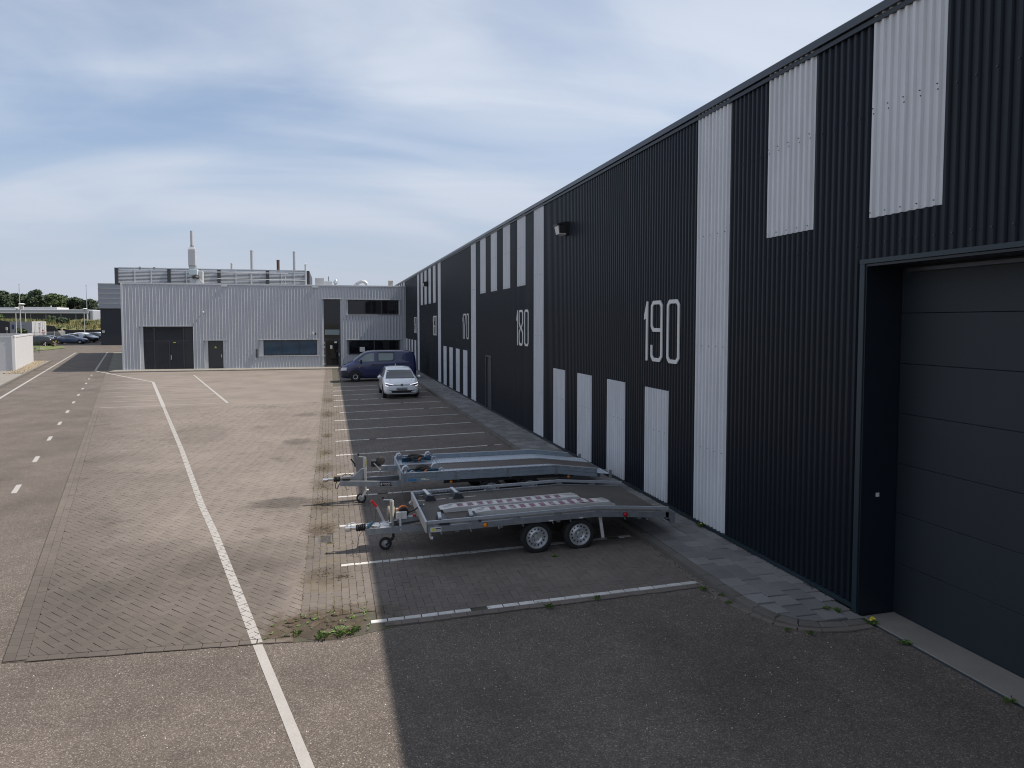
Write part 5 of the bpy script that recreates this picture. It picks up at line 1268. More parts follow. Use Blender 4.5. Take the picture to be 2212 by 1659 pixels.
def make_body(st, m, root, name='body'):
    mb = MB(); mb.add(*loft_body(st)); o = mb.build(name, m, root)
    md = o.modifiers.new('s', 'SUBSURF'); md.levels = 2; md.render_levels = 2
    dg = bpy.context.evaluated_depsgraph_get(); dg.update(); me = bpy.data.meshes.new_from_object(o.evaluated_get(dg)); o.modifiers.clear(); old = o.data; o.data = me; bpy.data.meshes.remove(old)
    me.shade_smooth()
    bm = bmesh.new(); bm.from_mesh(me); bvh = BVHTree.FromBMesh(bm); bm.free()
    return o, bvh
def patch(name, poly, view, bvh, m, parent, off=.004, cell=.09):
    """panel following the body surface; poly in the plane of the view"""
    V = {'L': (lambda a, b_: ((a, 3, b_), (0, -1, 0))), 'R': (lambda a, b_: ((a, -3, b_), (0, 1, 0))), 'F': (lambda a, b_: ((5, a, b_), (-1, 0, 0))), 'B': (lambda a, b_: ((-5, a, b_), (1, 0, 0))), 'T': (lambda a, b_: ((a, b_, 4), (0, 0, -1)))}[view]
    bm = bmesh.new(); f = bm.faces.new([bm.verts.new((a, b_, 0)) for a, b_ in poly])
    xs_ = [p[0] for p in poly]; ys_ = [p[1] for p in poly]
    for ax, lo, hi in ((0, min(xs_), max(xs_)), (1, min(ys_), max(ys_))):
        k = max(1, int((hi-lo)/cell))
        for i in range(1, k):
            p = [0, 0, 0]; nn = [0, 0, 0]; p[ax] = lo+(hi-lo)*i/k; nn[ax] = 1
            bmesh.ops.bisect_plane(bm, geom=bm.verts[:]+bm.edges[:]+bm.faces[:], plane_co=p, plane_no=nn)
    for v in bm.verts:
        o_, d = V(v.co.x, v.co.y); hit = bvh.ray_cast(Vector(o_), Vector(d))
        if hit[0] is None: hit = bvh.find_nearest(Vector(o_) + Vector(d)*Vector(o_).length*.75)
        nrm = hit[1] if hit[1].dot(Vector(d)) < 0 else -hit[1]; v.co = hit[0] + nrm*off
    bm.verts.index_update(); mb = MB(); mb.add([v.co.copy() for v in bm.verts], [[v.index for v in f.verts] for f in bm.faces]); bm.free()
    o = mb.build(name, m, parent, fix=False)
    b2 = bmesh.new(); b2.from_mesh(o.data); d = Vector(V(0, 0)[1])
    for f in b2.faces:
        if f.normal.dot(d) > 0: f.normal_flip()
    for f in b2.faces: f.smooth = True
    b2.to_mesh(o.data); b2.free()
    return o
def disc(cx, cz, r, n=20, a0=0, a1=2*math.pi): return [(cx+math.cos(a0+(a1-a0)*i/n)*r, cz+math.sin(a0+(a1-a0)*i/n)*r) for i in range(n)]
def car_wheel(root, x, y, r, side, rimm='rim', holes=10, steel=False):
    mb = MB(); h = .1; mb.lathe([(r*.62, -h*.9), (r*.8, -h), (r*.94, -h*.92), (r, -h*.7), (r, h*.7), (r*.94, h*.92), (r*.8, h), (r*.62, h*.9)], (0, 0, 0), 'Y', 28, closed=True)
    o = mb.build('wheel', 'rubber', root, smooth=True, at=(x, y, r)); s = side; R = r*.68
    mb = MB(); mb.lathe([(R, s*h*.85), (R*.95, s*h*.93), (R*.9, s*h*.75), (R*.5, s*h*.62), (R*.42, s*h*.8), (0, s*h*.82)], (0, 0, 0), 'Y', 28, cap=False); mb.build('rim', rimm, o, smooth=True)
    mb = MB()
    if steel: mb.lathe([(R*.9, s*h*.70), (R*.72, s*h*.70), (R*.70, s*h*.78), (R*.9, s*h*.80)], (0, 0, 0), 'Y', 24, closed=True).cyl((0, s*h*.80, 0), (0, s*h*.86, 0), R*.44, n=16)
    else:
        for k in range(5):
            a = 2*math.pi*k/5+.2; mb.prism([(R*.45, -.10*R), (R*.84, -.27*R), (R*.84, .27*R), (R*.45, .10*R)], lambda p, q, t: (p*math.cos(a)-q*math.sin(a), t, p*math.sin(a)+q*math.cos(a)), s*h*.6, s*h*.78)
    mb.build('rim_gap', 'rim_dark', o)
    return o

GOLF = [(-2.14, .42, .78, .90, .72, .60), (-2.11, .32, .84, 1.00, .80, .66), (-2.0, .26, .92, 1.16, .85, .66), (-1.62, .2, .97, 1.40, .885, .62), (-1.1, .18, .97, 1.475, .895, .645), (-.3, .18, .955, 1.495, .895, .65), (.25, .18, .945, 1.465, .895, .645), (.62, .18, .935, 1.33, .895, .69), (.98, .18, .925, 1.13, .893, .76), (1.18, .18, .915, 1.01, .89, .80), (1.55, .18, .875, .955, .88, .70), (1.88, .2, .79, .88, .85, .64), (2.04, .22, .70, .79, .80, .58), (2.11, .26, .62, .70, .73, .50), (2.14, .32, .55, .62, .64, .42)]
def golf():
    r = thing('hatchback_car', 'white hatchback with lit headlamps parked facing the camera beside the blue van', 'car', (3.37, 37.2, .075), math.radians(-90))
    r.rotation_euler = (0, math.radians(0), math.radians(-90))
    b_, v = make_body(GOLF, 'car_white', r)
    P_ = lambda nm, poly, vw, m, par=r, off=.004, cell=.09: patch(nm, poly, vw, v, m, par, off, cell)
    ws = P_('windscreen', [(-.71, .985), (.71, .985), (.575, 1.40), (.53, 1.43), (-.53, 1.43), (-.575, 1.40)], 'F', 'car_glass')
    P_('windscreen_seal', [(-.74, .962), (.74, .962), (.725, .984), (-.725, .984)], 'F', 'black', ws, .005)
    P_('rear_window', [(-.55, 1.05), (.55, 1.05), (.48, 1.36), (-.48, 1.36)], 'B', 'car_glass')
    for s in 'LR':
        P_('side_window', [(-1.62, 1.03), (-1.0, 1.0), (.95, .985), (.35, 1.36), (-.25, 1.415), (-1.0, 1.40), (-1.5, 1.30)], s, 'car_glass')
        P_('pillar', [(-.33, .99), (-.22, .99), (-.24, 1.41), (-.34, 1.41)], s, 'black', r, .007)
        for x in (-1.30, 1.32): P_('wheel_arch', disc(x, .33, .375), s, 'black', r, .003, .07)
        P_('sill', [(-.9, .19), (.92, .19), (.92, .27), (-.9, .27)], s, 'black', r, .004)
        P_('door_handle', [(-.95, .84), (-.75, .84), (-.75, .87), (-.95, .87)], s, 'car_white', r, .02)
        P_('door_handle', [(.0, .84), (.2, .84), (.2, .87), (.0, .87)], s, 'car_white', r, .02)
        sg = 1 if s == 'L' else -1
        for x in (-1.30, 1.32): car_wheel(r, x, sg*.79, .315, sg)
        mb = MB(); mb.lathe([(0, -.09), (.06, -.07), (.085, 0), (.075, .06), (0, .075)], (.78, sg*1.0, 1.0), 'Y', 14); mi = mb.build('mirror', 'car_white', r, smooth=True)
        MB().bar((.80, sg*.86, .955), (.79, sg*.97, .975), .05, .03).build('mirror_stalk', 'black', mi)
        # headlamp: dark unit with lit edge
        hl = P_('headlamp', [(sg*.42, .665), (sg*.66, .635), (sg*.79, .665), (sg*.805, .775), (sg*.70, .74), (sg*.42, .69)], 'F', 'lamp_inner', r, .006, .06)
        P_('light_strip', [(sg*.42, .692), (sg*.70, .742), (sg*.808, .776), (sg*.81, .796), (sg*.69, .760), (sg*.42, .706)], 'F', 'led', hl, .010, .06)
        P_('light_strip', [(sg*.64, .637), (sg*.70, .634), (sg*.79, .664), (sg*.797, .70), (sg*.78, .70), (sg*.768, .674), (sg*.69, .65), (sg*.64, .651)], 'F', 'led', hl, .010, .06)
        for k, z in enumerate((.40, .355, .31)):
            pass
        P_('tail_lamp', [(sg*.55, .86), (sg*.8, .88), (sg*.82, .99), (sg*.56, .97)], 'B', 'red', r, .005)
    P_('upper_grille', [(-.40, .668), (.40, .668), (.40, .700), (-.40, .700)], 'F', 'black', r, .006)
    P_('chrome_strip', [(-.40, .701), (.40, .701), (.40, .712), (-.40, .712)], 'F', 'chrome', r, .007)
    gr = P_('lower_grille', [(-.78, .30), (.78, .30), (.80, .36), (.74, .47), (.45, .43), (-.45, .43), (-.74, .47), (-.80, .36)], 'F', 'black', r, .005)
    for sg in (1, -1):
        for z in (.335, .375, .415): P_('grille_fin', [(sg*.50, z-.006), (sg*.77, z+.008), (sg*.77, z+.026), (sg*.50, z+.006)], 'F', 'car_white', gr, .016, .06)
    P_('lower_lip', [(-.75, .262), (.75, .262), (.77, .285), (-.77, .285)], 'F', 'car_white', gr, .012)
    P_('valance', [(-.80, .19), (.80, .19), (.78, .25), (-.78, .25)], 'F', 'black', r, .006)
    # number plate with its print, badge
    pl = MB().bbox(2.142, 2.156, -.26, .26, .445, .555, .003).build('number_plate', pmat('dark_blue_plate', (.018, .022, .055), .4), r)
    text_mesh('plate_text', 'GOODYEAR', .088, 'sticker_w', pl, frame((2.158, 0, .50), (0, 1, 0), (0, 0, 1)), bold=.002)
    bg_ = MB().cyl((2.10, 0, .695), (2.138, 0, .69), .066, n=24).build('badge', 'chrome', r); MB().cyl((2.1385, 0, .69), (2.141, 0, .69), .056, n=24).build('badge_face', 'sticker_k', bg_)
    mb = MB(); Fb = lambda a, b2, t: (2.1425+t, a, .69+b2)
    stroke(mb, [(-.036, .036), (-.012, -.006), (0, .012), (.012, -.006), (.036, .036)], .009, Fb, 0, .002); stroke(mb, [(-.045, .012), (-.020, -.042), (0, -.006), (.020, -.042), (.045, .012)], .009, Fb, 0, .0021); mb.build('badge_letters', 'chrome', bg_)
    mb = MB(); mb.prism([(-1.5, 1.44), (-1.35, 1.48), (-1.52, 1.53)], lambda a, c, t: (a, t, c), -.012, .012); mb.build('aerial_fin', 'car_white', r)
    MB().bar((.98, -.4, 1.04), (1.05, .15, 1.0), .02, .012).build('wiper', 'black', r)
    P_('bonnet_seam', [(1.25, .60), (1.85, .50), (1.85, .512), (1.25, .612)], 'T', 'coping', r, .002); P_('bonnet_seam', [(1.25, -.612), (1.85, -.512), (1.85, -.50), (1.25, -.60)], 'T', 'coping', r, .002)
golf()

VAN = [(-2.40, .40, .92, 1.02, .82, .72), (-2.38, .32, 1.02, 1.35, .89, .76), (-2.32, .26, 1.12, 1.72, .93, .77), (-2.22, .22, 1.18, 1.90, .945, .765), (-2.0, .2, 1.22, 1.965, .95, .76), (-1, .2, 1.23, 1.985, .95, .76), (0, .2, 1.23, 1.985, .95, .76), (.55, .2, 1.22, 1.97, .95, .76), (.83, .2, 1.21, 1.91, .95, .765), (1.1, .2, 1.20, 1.74, .95, .79), (1.4, .2, 1.18, 1.52, .945, .81), (1.66, .2, 1.15, 1.31, .94, .82), (1.85, .2, 1.10, 1.20, .93, .80), (2.12, .22, .99, 1.08, .91, .77), (2.28, .24, .88, .97, .88, .70), (2.36, .28, .78, .87, .83, .62), (2.40, .34, .68, .77, .75, .55)]
def van():
    r = thing('panel_van', 'dark blue panel van with side windows parked nose out in the corner', 'van', (3.0, 47.25, .05), math.radians(180))
    b_, v = make_body(VAN, 'car_blue', r)
    P_ = lambda nm, poly, vw, m, par=r, off=.004, cell=.09: patch(nm, poly, vw, v, m, par, off, cell)
    P_('windscreen', [(-.74, 1.36), (.74, 1.36), (.66, 1.86), (-.66, 1.86)], 'F', 'van_glass')
    for s in 'LR':
        sg = 1 if s == 'L' else -1
        P_('cab_window', [(.30, 1.30), (1.12, 1.27), (1.28, 1.36), (.82, 1.72), (.55, 1.81), (.30, 1.82)], s, 'van_glass', r, .006)
        sf = P_('side_window_frame', [(-.99, 1.37), (-.86, 1.29), (.07, 1.29), (.07, 1.86), (-.99, 1.86)], s, 'bumper', r, .004)
        P_('side_window', [(-.93, 1.41), (-.80, 1.34), (.02, 1.34), (.02, 1.80), (-.93, 1.80)], s, 'van_glass', sf, .009)
        P_('window_seam', [(.16, .32), (.175, .32), (.175, 1.86), (.16, 1.86)], s, 'black', r, .003)
        P_('window_seam', [(-1.10, .32), (-1.085, .32), (-1.085, 1.86), (-1.10, 1.86)], s, 'black', r, .003)
        P_('slide_rail', [(-2.1, 1.17), (-1.1, 1.17), (-1.1, 1.20), (-2.1, 1.20)], s, 'black', r, .004)
        P_('rub_strip', [(-.95, .44), (1.02, .44), (1.02, .475), (-.95, .475)], s, 'coping', r, .012)
        P_('door_handle', [(.25, 1.06), (.45, 1.06), (.45, 1.12), (.25, 1.12)], s, 'black', r, .02)
        P_('indicator', [(1.18, .88), (1.26, .88), (1.26, .91), (1.18, .91)], s, 'amber', r, .008)
        for x in (-1.52, 1.48): P_('wheel_arch', disc(x, .36, .43), s, 'black', r, .003, .07)
        P_('bumper_corner', [(1.85, .24), (2.45, .24), (2.45, .70), (2.28, .72), (1.98, .70), (1.92, .45)], s, 'bumper', r, .007)
        P_('headlamp_side', [(2.02, .74), (2.30, .73), (2.28, .90), (2.02, .93)], s, 'lamp_clear', r, .009, .06)
        P_('headlamp', [(sg*.50, .74), (sg*.86, .74), (sg*.88, .92), (sg*.52, .86)], 'F', 'lamp_clear', r, .007, .06)
        P_('tail_lamp', [(sg*.72, .75), (sg*.9, .75), (sg*.92, 1.2), (sg*.75, 1.2)], 'B', 'red', r, .006)
        for x in (-1.52, 1.48): car_wheel(r, x, sg*.87, .325, sg, 'rim', steel=True)
        mb = MB(); mb.bbox(1.0, 1.12, -.11, .11, 1.22, 1.42, .03); mi = mb.build('mirror', 'black', r); mi.location = (.06, sg*1.06, .0)
        P_('swage_line', [(-1.4, 1.06), (1.2, 1.02), (1.2, 1.028), (-1.4, 1.068)], s, 'car_blue', r, .006)
    P_('bumper', [(-.86, .22), (.86, .22), (.86, .68), (-.86, .68)], 'F', 'bumper', r, .007)
    P_('grille', [(-.48, .74), (.48, .74), (.48, .86), (-.48, .86)], 'F', 'black', r, .006)
    P_('rear_window', [(-.70, 1.30), (.70, 1.30), (.64, 1.80), (-.64, 1.80)], 'B', 'car_glass')
    MB().bar((1.86, -.3, 1.24), (1.75, .45, 1.30), .02, .014).build('wiper', 'black', r)
van()

HATCH = GOLF
SALOON = [(-2.35, .40, .80, .92, .72, .58), (-2.31, .3, .88, 1.0, .80, .64), (-2.1, .24, .94, 1.06, .86, .66), (-1.6, .2, .95, 1.20, .89, .62), (-1.05, .18, .95, 1.38, .895, .58), (-.4, .18, .94, 1.42, .895, .58), (.15, .18, .93, 1.38, .895, .58), (.6, .18, .92, 1.20, .895, .62), (1.0, .18, .90, .99, .89, .72), (1.5, .18, .86, .93, .88, .70), (2.05, .2, .77, .85, .85, .62), (2.25, .24, .66, .74, .78, .54), (2.33, .3, .58, .65, .68, .45)]
ESTATE = [(-2.30, .4, .85, 1.0, .75, .62), (-2.27, .3, .92, 1.2, .83, .64), (-2.1, .24, .96, 1.40, .87, .62), (-1.4, .2, .97, 1.50, .89, .60), (-.5, .18, .96, 1.52, .895, .60), (.2, .18, .95, 1.48, .895, .60), (.65, .18, .94, 1.28, .895, .64), (1.05, .18, .92, 1.03, .89, .72), (1.55, .18, .87, .95, .88, .70), (2.0, .2, .78, .86, .85, .62), (2.18, .24, .68, .76, .78, .54), (2.25, .3, .6, .67, .68, .45)]
def far_car(st, m, loc, rz, label, name='parked_car'):
    r = thing(name, label, 'car', loc, math.radians(rz), 'cars parked in the far yard')
    b_, v = make_body(st, m, r); x0, x1 = st[0][0], st[-1][0]; roofz = max(s[3] for s in st)
    P_ = lambda nm, poly, vw, mm, off=.006: patch(nm, poly, vw, v, mm, r, off, .14)
    P_('windscreen', [(-.60, 1.0), (.60, 1.0), (.50, roofz-.08), (-.50, roofz-.08)], 'F', 'car_glass'); P_('rear_window', [(-.58, 1.04), (.58, 1.04), (.48, roofz-.12), (-.48, roofz-.12)], 'B', 'car_glass')
    est = st is not SALOON
    for s in 'LR':
        sg = 1 if s == 'L' else -1
        P_('side_window', [(x0+.62 if est else x0+.95, 1.02), (.85, .99), (.25, roofz-.09), (-.9, roofz-.09), (x0+.85 if est else x0+1.25, roofz-.16)], s, 'car_glass')
        P_('pillar', [(-.30, 1.0), (-.20, 1.0), (-.22, roofz-.08), (-.31, roofz-.08)], s, m, .012)
        for x in (x0+.85, x1-.85): P_('wheel_arch', disc(x, .33, .375, 14), s, 'black', .003); car_wheel(r, x, sg*.80, .32, sg)
        P_('headlamp', [(sg*.45, .63), (sg*.78, .64), (sg*.80, .78), (sg*.48, .74)], 'F', 'lamp_clear'); P_('tail_lamp', [(sg*.50, .80), (sg*.82, .80), (sg*.84, .98), (sg*.54, .96)], 'B', 'red')
        mb = MB(); mb.lathe([(0, -.08), (.06, -.05), (.075, 0), (.06, .05), (0, .07)], (.72, sg*.98, 1.0), 'Y', 10); mb.build('mirror', m, r, smooth=True)
    P_('lower_grille', [(-.6, .32), (.6, .32), (.6, .45), (-.6, .45)], 'F', 'black'); P_('number_plate', [(-.26, .52), (.26, .52), (.26, .60), (-.26, .60)], 'B', 'sticker_y')
zt_ = lambda y: .0214*min(max(0, y-104), 31)
far_car(HATCH, 'car_black', (-42.7, 121.6, zt_(121.6)), 178, 'black hatchback half hidden by the white enclosure wall, rear to the right')
far_car(ESTATE, 'car_black', (-43.45, 124.4, zt_(124.4)), 178, 'black estate just behind the black hatchback, only its red tail lamp clear')
far_car(SALOON, 'car_steel', (-40.0, 127.3, zt_(127.3)), 2, 'steel blue saloon seen side on in the far yard')
far_car(ESTATE, 'car_silver', (-41.3, 130.6, zt_(130.6)), 184, 'silver estate behind the steel blue saloon')
far_car(HATCH, 'car_black', (-39.6, 131.9, zt_(131.9)), -12, 'black hatchback between the silver estate and the dark building')
far_car(ESTATE, 'car_white', (-40.7, 136.6, zt_(136.6)), -30, 'white nosed estate behind the black hatchback')
far_car(ESTATE, 'car_black', (-39.6, 139.2, zt_(139)), -25, 'dark estate farthest right, cut off by the dark building')
far_car(HATCH, 'car_white', (-40.4, 144.0, zt_(144)), -20, 'white hatchback at the very back of the row')

# ================================================================ LEFT AND FAR SURROUNDINGS
# dark hall with grey panelled upper storey
dh = thing('dark_hall', 'dark hall with pale grey panelled top storey left of the office building', 'building', (-26, 121.5, 0)); D = (-26, 121.5, 0)
MB().box(-34.05, -14, 121.5, 160, -.1, 6.0).build('dark_wall', pmat('dark_navy_wall', (.012, .015, .024), .5), dh, origin=D)
zj2 = [6.02, 6.79, 7.55, 8.31, 9.07, 9.82]
for k in range(5):
    MB().bbox(-34.2, -14, 121.2, 121.35, zj2[k]+.02, zj2[k+1]-.02, .01).build('fascia_panel', 'far_grey', dh, origin=D)
    MB().bbox(-34.24, -14, 121.13, 121.19, zj2[k+1]-.03, zj2[k+1]+.02, .005).build('fascia_joint', 'lightgrey', dh, origin=D)
MB().box(-34.18, -14, 121.36, 160, 6.0, 9.84).build('upper_core', 'far_grey', dh, origin=D)
MB().box(-33.86, -33.50, 121.46, 121.495, 2.3, 2.66).build('sign_plate', 'lightgrey', dh, origin=D)
# white enclosure
we = thing('enclosure_wall', 'plain white rendered enclosure wall beside the road', 'wall', (-24, 63.84, 0)); W_ = (-24, 63.84, 0)
for (a, c) in (((-60, 63.6), (-24.0, 63.84)), ((-24.0, 63.84), (-27.57, 77.42)), ((-27.57, 77.42), (-60, 77.4))):
    a, c = Vector((*a, 0)), Vector((*c, 0)); d = (c-a).normalized(); n_ = Vector((-d.y, d.x, 0))
    mb = MB(); q = [a, c, c+n_*.2, a+n_*.2]; mb.prism([(p.x, p.y) for p in q], lambda x, y, t: (x, y, t), 0, 2.66); mb.build('wall_panel', 'white_wall', we, origin=W_)
    mb = MB(); q = [a-n_*.03, c-n_*.03, c+n_*.23, a+n_*.23]; mb.prism([(p.x, p.y) for p in q], lambda x, y, t: (x, y, t), 2.661, 2.80); mb.build('wall_cap', 'white_wall', we, origin=W_)
MB().bbox(-24.19, -24.13, 64.28, 64.36, 2.05, 2.32, .005).build('vent_slot', 'coping', we, origin=W_)
MB().bbox(-27.36, -27.30, 76.3, 76.4, 2.05, 2.35, .005).build('vent_slot', 'coping', we, origin=W_)
# far warehouse
fw = thing('far_warehouse', 'long low far hall with grey fascia and dark glazed front below the trees', 'building', (-70, 190, 0)); W2 = (-70, 190, 0)
MB().box(-130, -55.5, 190, 214, 2, 6.0).build('glazed_front', 'far_dark', fw, origin=W2)
MB().bbox(-130, -55.45, 189.3, 214, 6.05, 6.97, .1).build('fascia', 'far_grey', fw, origin=W2)
MB().bbox(-130, -55.5, 189.15, 189.29, 6.05, 6.2, .02).build('gutter', 'lightgrey', fw, origin=W2)
MB().bbox(-55.44, -54.45, 189.3, 214, 2, 6.95, .25).build('end_wall', 'far_grey', fw, origin=W2)
MB().cyl((-55.7, 189.1, 2), (-55.7, 189.1, 5.9), .12, n=8).build('downpipe', 'lightgrey', fw, origin=W2)
for k in range(24): MB().box(-58.52-3.15*k, -58.38-3.15*k, 189.9, 189.99, 2, 6.02).build('mullion', 'far_grey', fw, origin=W2)
MB().bbox(-71.9, -63.05, 192, 200, 6.98, 7.55, .02).build('roof_unit', 'white_wall', fw, origin=W2); MB().bbox(-80, -71.95, 193, 200, 6.98, 7.45, .02).build('roof_unit', 'lightgrey', fw, origin=W2); MB().bbox(-71.0, -70.0, 191.5, 192, 7.0, 7.82, .02).build('roof_unit', 'tube', fw, origin=W2)
MB().cyl((-65.0, 194, 7.5), (-65.0, 194, 7.95), .1, n=8).build('roof_pipe', 'number', fw, origin=W2)
t = thing('far_pavilion', 'small pale flat roofed block right of the far hall', 'building', (-53, 205, 0)); MB().box(-4.5, 18, -5, 5, 2, 6.5).build('walls', 'far_dark', t); MB().bbox(-4.6, 18.1, -5.2, 5.2, 6.51, 6.75, .02).build('roof', 'white_wall', t); MB().box(-3.6, -3.1, -5.05, -5.0, 4.5, 5.5).build('window', 'lightgrey', t)
# black retaining wall with sloping top, grass bank behind
rw = thing('retaining_wall', 'black boarded retaining wall below the grass bank', 'wall', (-45, 154, .6)); R_ = (-45, 154, .6)
for (pts) in ([(-20, .5), (-48.2, .5), (-48.2, 2.48), (-20, 2.52)], [(-48.22, .5), (-57.2, .5), (-57.2, 4.05), (-51.1, 3.36), (-49.8, 3.2)], [(-57.22, .5), (-90, .5), (-90, 5.2), (-58.6, 4.3), (-57.22, 4.05)]):
    MB().prism(pts[::-1], lambda a, b_, tt: (a*1.0267, tt, 3.8+(b_-3.8)*1.0267), 154, 154.3).build('board_panel', 'far_black', rw, origin=R_)
bm_ = MB(); nx, ny = 90, 26
def bankz(x, y):
    t_ = max(0, min(1, (y-154.3)/15)); base = 2.4 + (4.05-2.4)*t_**.7
    if x < -48: base += min(1.4, (-48-x)*.12)*(1-t_)
    return base + .55*mnoise.noise((x*.22, y*.22, 3.1)) * (.3+t_) + .2*mnoise.noise((x*.9, y*.9, 1.0))
vs_ = [(-96+80*i/nx, 154.32+36*j/ny, bankz(-96+80*i/nx, 154.32+36*j/ny)) for j in range(ny+1) for i in range(nx+1)]
bm_.add(vs_, [(j*(nx+1)+i, j*(nx+1)+i+1, (j+1)*(nx+1)+i+1, (j+1)*(nx+1)+i) for j in range(ny) for i in range(nx)])
bank = bm_.build('grass_bank', 'drygrass', smooth=True, fix=False); struct(bank)
gr = MB(); rnd = random.Random(5)
for i in range(9000):
    x, y = rnd.uniform(-80, -30), 154.5 + 19*rnd.random()**1.3; z = bankz(x, y); h = rnd.uniform(.25, .75); a = rnd.uniform(0, 6.28); wd = rnd.uniform(.05, .13); lx, ly = rnd.uniform(-.25, .25), rnd.uniform(-.25, .25)
    gr.add([(x-math.cos(a)*wd, y-math.sin(a)*wd, z-.05), (x+math.cos(a)*wd, y+math.sin(a)*wd, z-.05), (x+lx, y+ly, z+h)], [(0, 1, 2)])
o = gr.build('bank_grass', 'drygrass', fix=False); stuff(o); tag(o, 'tall dry grass covering the bank in front of the far hall', 'grass')
def leafmass(mb, c, rad, n, size, rnd, shell=.55, squash=1.):
    for i in range(n):
        u = Vector((rnd.gauss(0, 1), rnd.gauss(0, 1), rnd.gauss(0, 1))).normalized(); k = shell + (1-shell)*rnd.random()**.6
        p = Vector(c) + Vector((u.x*rad[0], u.y*rad[1], u.z*rad[2]))*k
        a = Vector((rnd.gauss(0, 1), rnd.gauss(0, 1), rnd.gauss(0, .7))).normalized(); b_ = a.cross(u + Vector((rnd.gauss(0, .5), rnd.gauss(0, .5), rnd.gauss(0, .5)))).normalized(); s = size*rnd.uniform(.5, 1.25)
        mb.add([p-a*s-b_*s*.5, p+a*s*.1-b_*s*.65, p+a*s, p+b_*s*.7], [(0, 1, 2, 3)])
def bush(x, y, r, label, seed, m='leaf_mid', z=None):
    rnd = random.Random(seed); z = bankz(x, y) if z is None else z; t = thing('shrub', label, 'shrub', (x, y, z)); mb = MB()
    for k in range(5): leafmass(mb, (rnd.uniform(-.6, .6)*r, rnd.uniform(-.4, .4)*r, r*rnd.uniform(.35, .8)), (r*.6, r*.6, r*.55), 130, .16*r+.05, rnd)
    mb.build('foliage', m, t, fix=False); MB().cyl((0, 0, -.2), (0, 0, r*.7), .05, .02, n=6).build('stem', 'bark', t)
bush(-51.6, 160, 1.15, 'dark green shrub in the middle of the grass bank', 1, 'leaf_dark'); bush(-54.5, 161, .8, 'low shrub on the bank just right of the white trailer end', 2); bush(-47.2, 159, .7, 'small green shrub toward the right end of the grass bank', 3); bush(-66.5, 168, 1.3, 'leafy shrub on the bank behind the grey semi trailer', 4); bush(-51.0, 138.6, .8, 'small green sapling in front of the grey semi trailer side', 6, 'leaf_mid', 1.9); bush(-60.5, 181, 1.0, 'green bush at the right corner of the far hall', 7, 'leaf_dark')
# trees behind the far hall
def tree(x, y, ztop, wd, m, label, seed):
    rnd = random.Random(seed); z0 = 2.0; h = ztop-z0; t = thing('tree', label, 'tree', (x, y, z0), 0, 'trees behind the far hall')
    tr = MB(); tr.tube([(0, 0, 0), (rnd.uniform(-.2, .2), 0, h*.3), (rnd.uniform(-.3, .3), rnd.uniform(-.3, .3), h*.6), (0, 0, h*.9)], .2, 7, [.28, .22, .14, .04])
    mb = MB(); lobes = []
    for k in range(13):
        a = rnd.uniform(0, 6.28); zz_ = h*rnd.uniform(.30, .92); rr = wd*(1-.55*((zz_/h-.3)/.7)**1.5)*rnd.uniform(.35, .85); lx, ly = math.cos(a)*rr, math.sin(a)*rr
        tr.tube([(0, 0, zz_*.7), (lx*.5, ly*.5, zz_*.87), (lx*.95, ly*.95, zz_)], .06, 5, [.09, .06, .02])
        lobes.append((lx, ly, zz_, wd*rnd.uniform(.34, .55)))
    lobes.append((0, 0, h*.93, wd*.36))
    for lx, ly, lz, r in lobes: leafmass(mb, (lx, ly, lz), (r, r, min(r*.8, h-lz+.2)), 210, .34, rnd, .35)
    tr.build('trunk', 'bark', t); mb.build('crown', m, t, fix=False)
TR = [(-93, 228, 12.6, 3.6, 0), (-88.6, 229, 12.7, 3.4, 0), (-84.6, 226, 11.9, 2.6, 0), (-81.4, 230, 12.8, 2.8, 0), (-79.0, 226, 13.0, 2.5, 0), (-76.6, 230, 12.1, 2.5, 0), (-74.0, 224, 11.7, 2.6, 1), (-71.6, 228, 10.7, 2.3, 1), (-69.4, 225, 10.9, 2.2, 0), (-67.0, 229, 9.9, 2.0, 0), (-65.2, 224, 10.4, 1.9, 0), (-62.5, 228, 10.6, 2.3, 0), (-86.5, 238, 12.2, 3.6, 0), (-77.5, 240, 12.0, 3.4, 1), (-70.5, 239, 10.4, 3.0, 0), (-59, 230, 9.8, 2.4, 1)]
NM = ['tall dark tree at the left edge of the picture', 'broad dark tree just left of the tall flagpole', 'dark tree right behind the left flagpole', 'dark rounded tree right of the left flagpole', 'tallest dark tree of the far row', 'dark tree with ragged right side next to the lighter tree', 'lighter green tree in the middle of the far row', 'low light green tree right of the lighter one', 'dark round tree left of the right flagpole', 'low dark tree behind the right flagpole', 'dark tree nearest the dark hall', 'dark tree mostly hidden by the dark hall', 'dark tree filling the gap behind the left flagpole', 'green tree filling behind the tallest tree', 'dark low tree behind the light green ones', 'green tree hidden behind the dark hall']
for i, (x, y, z, wd, k) in enumerate(TR): tree(x, y, z, wd*1.3, 'leaf_mid' if k else 'leaf_dark', NM[i], 40+i)
# semi trailer with white ladder end, standing askew
sm = thing('semi_trailer', 'grey box semi trailer with white rear end and hazard plates behind the fence', 'semi trailer', (-50.3, 141, .66), math.radians(36.6))
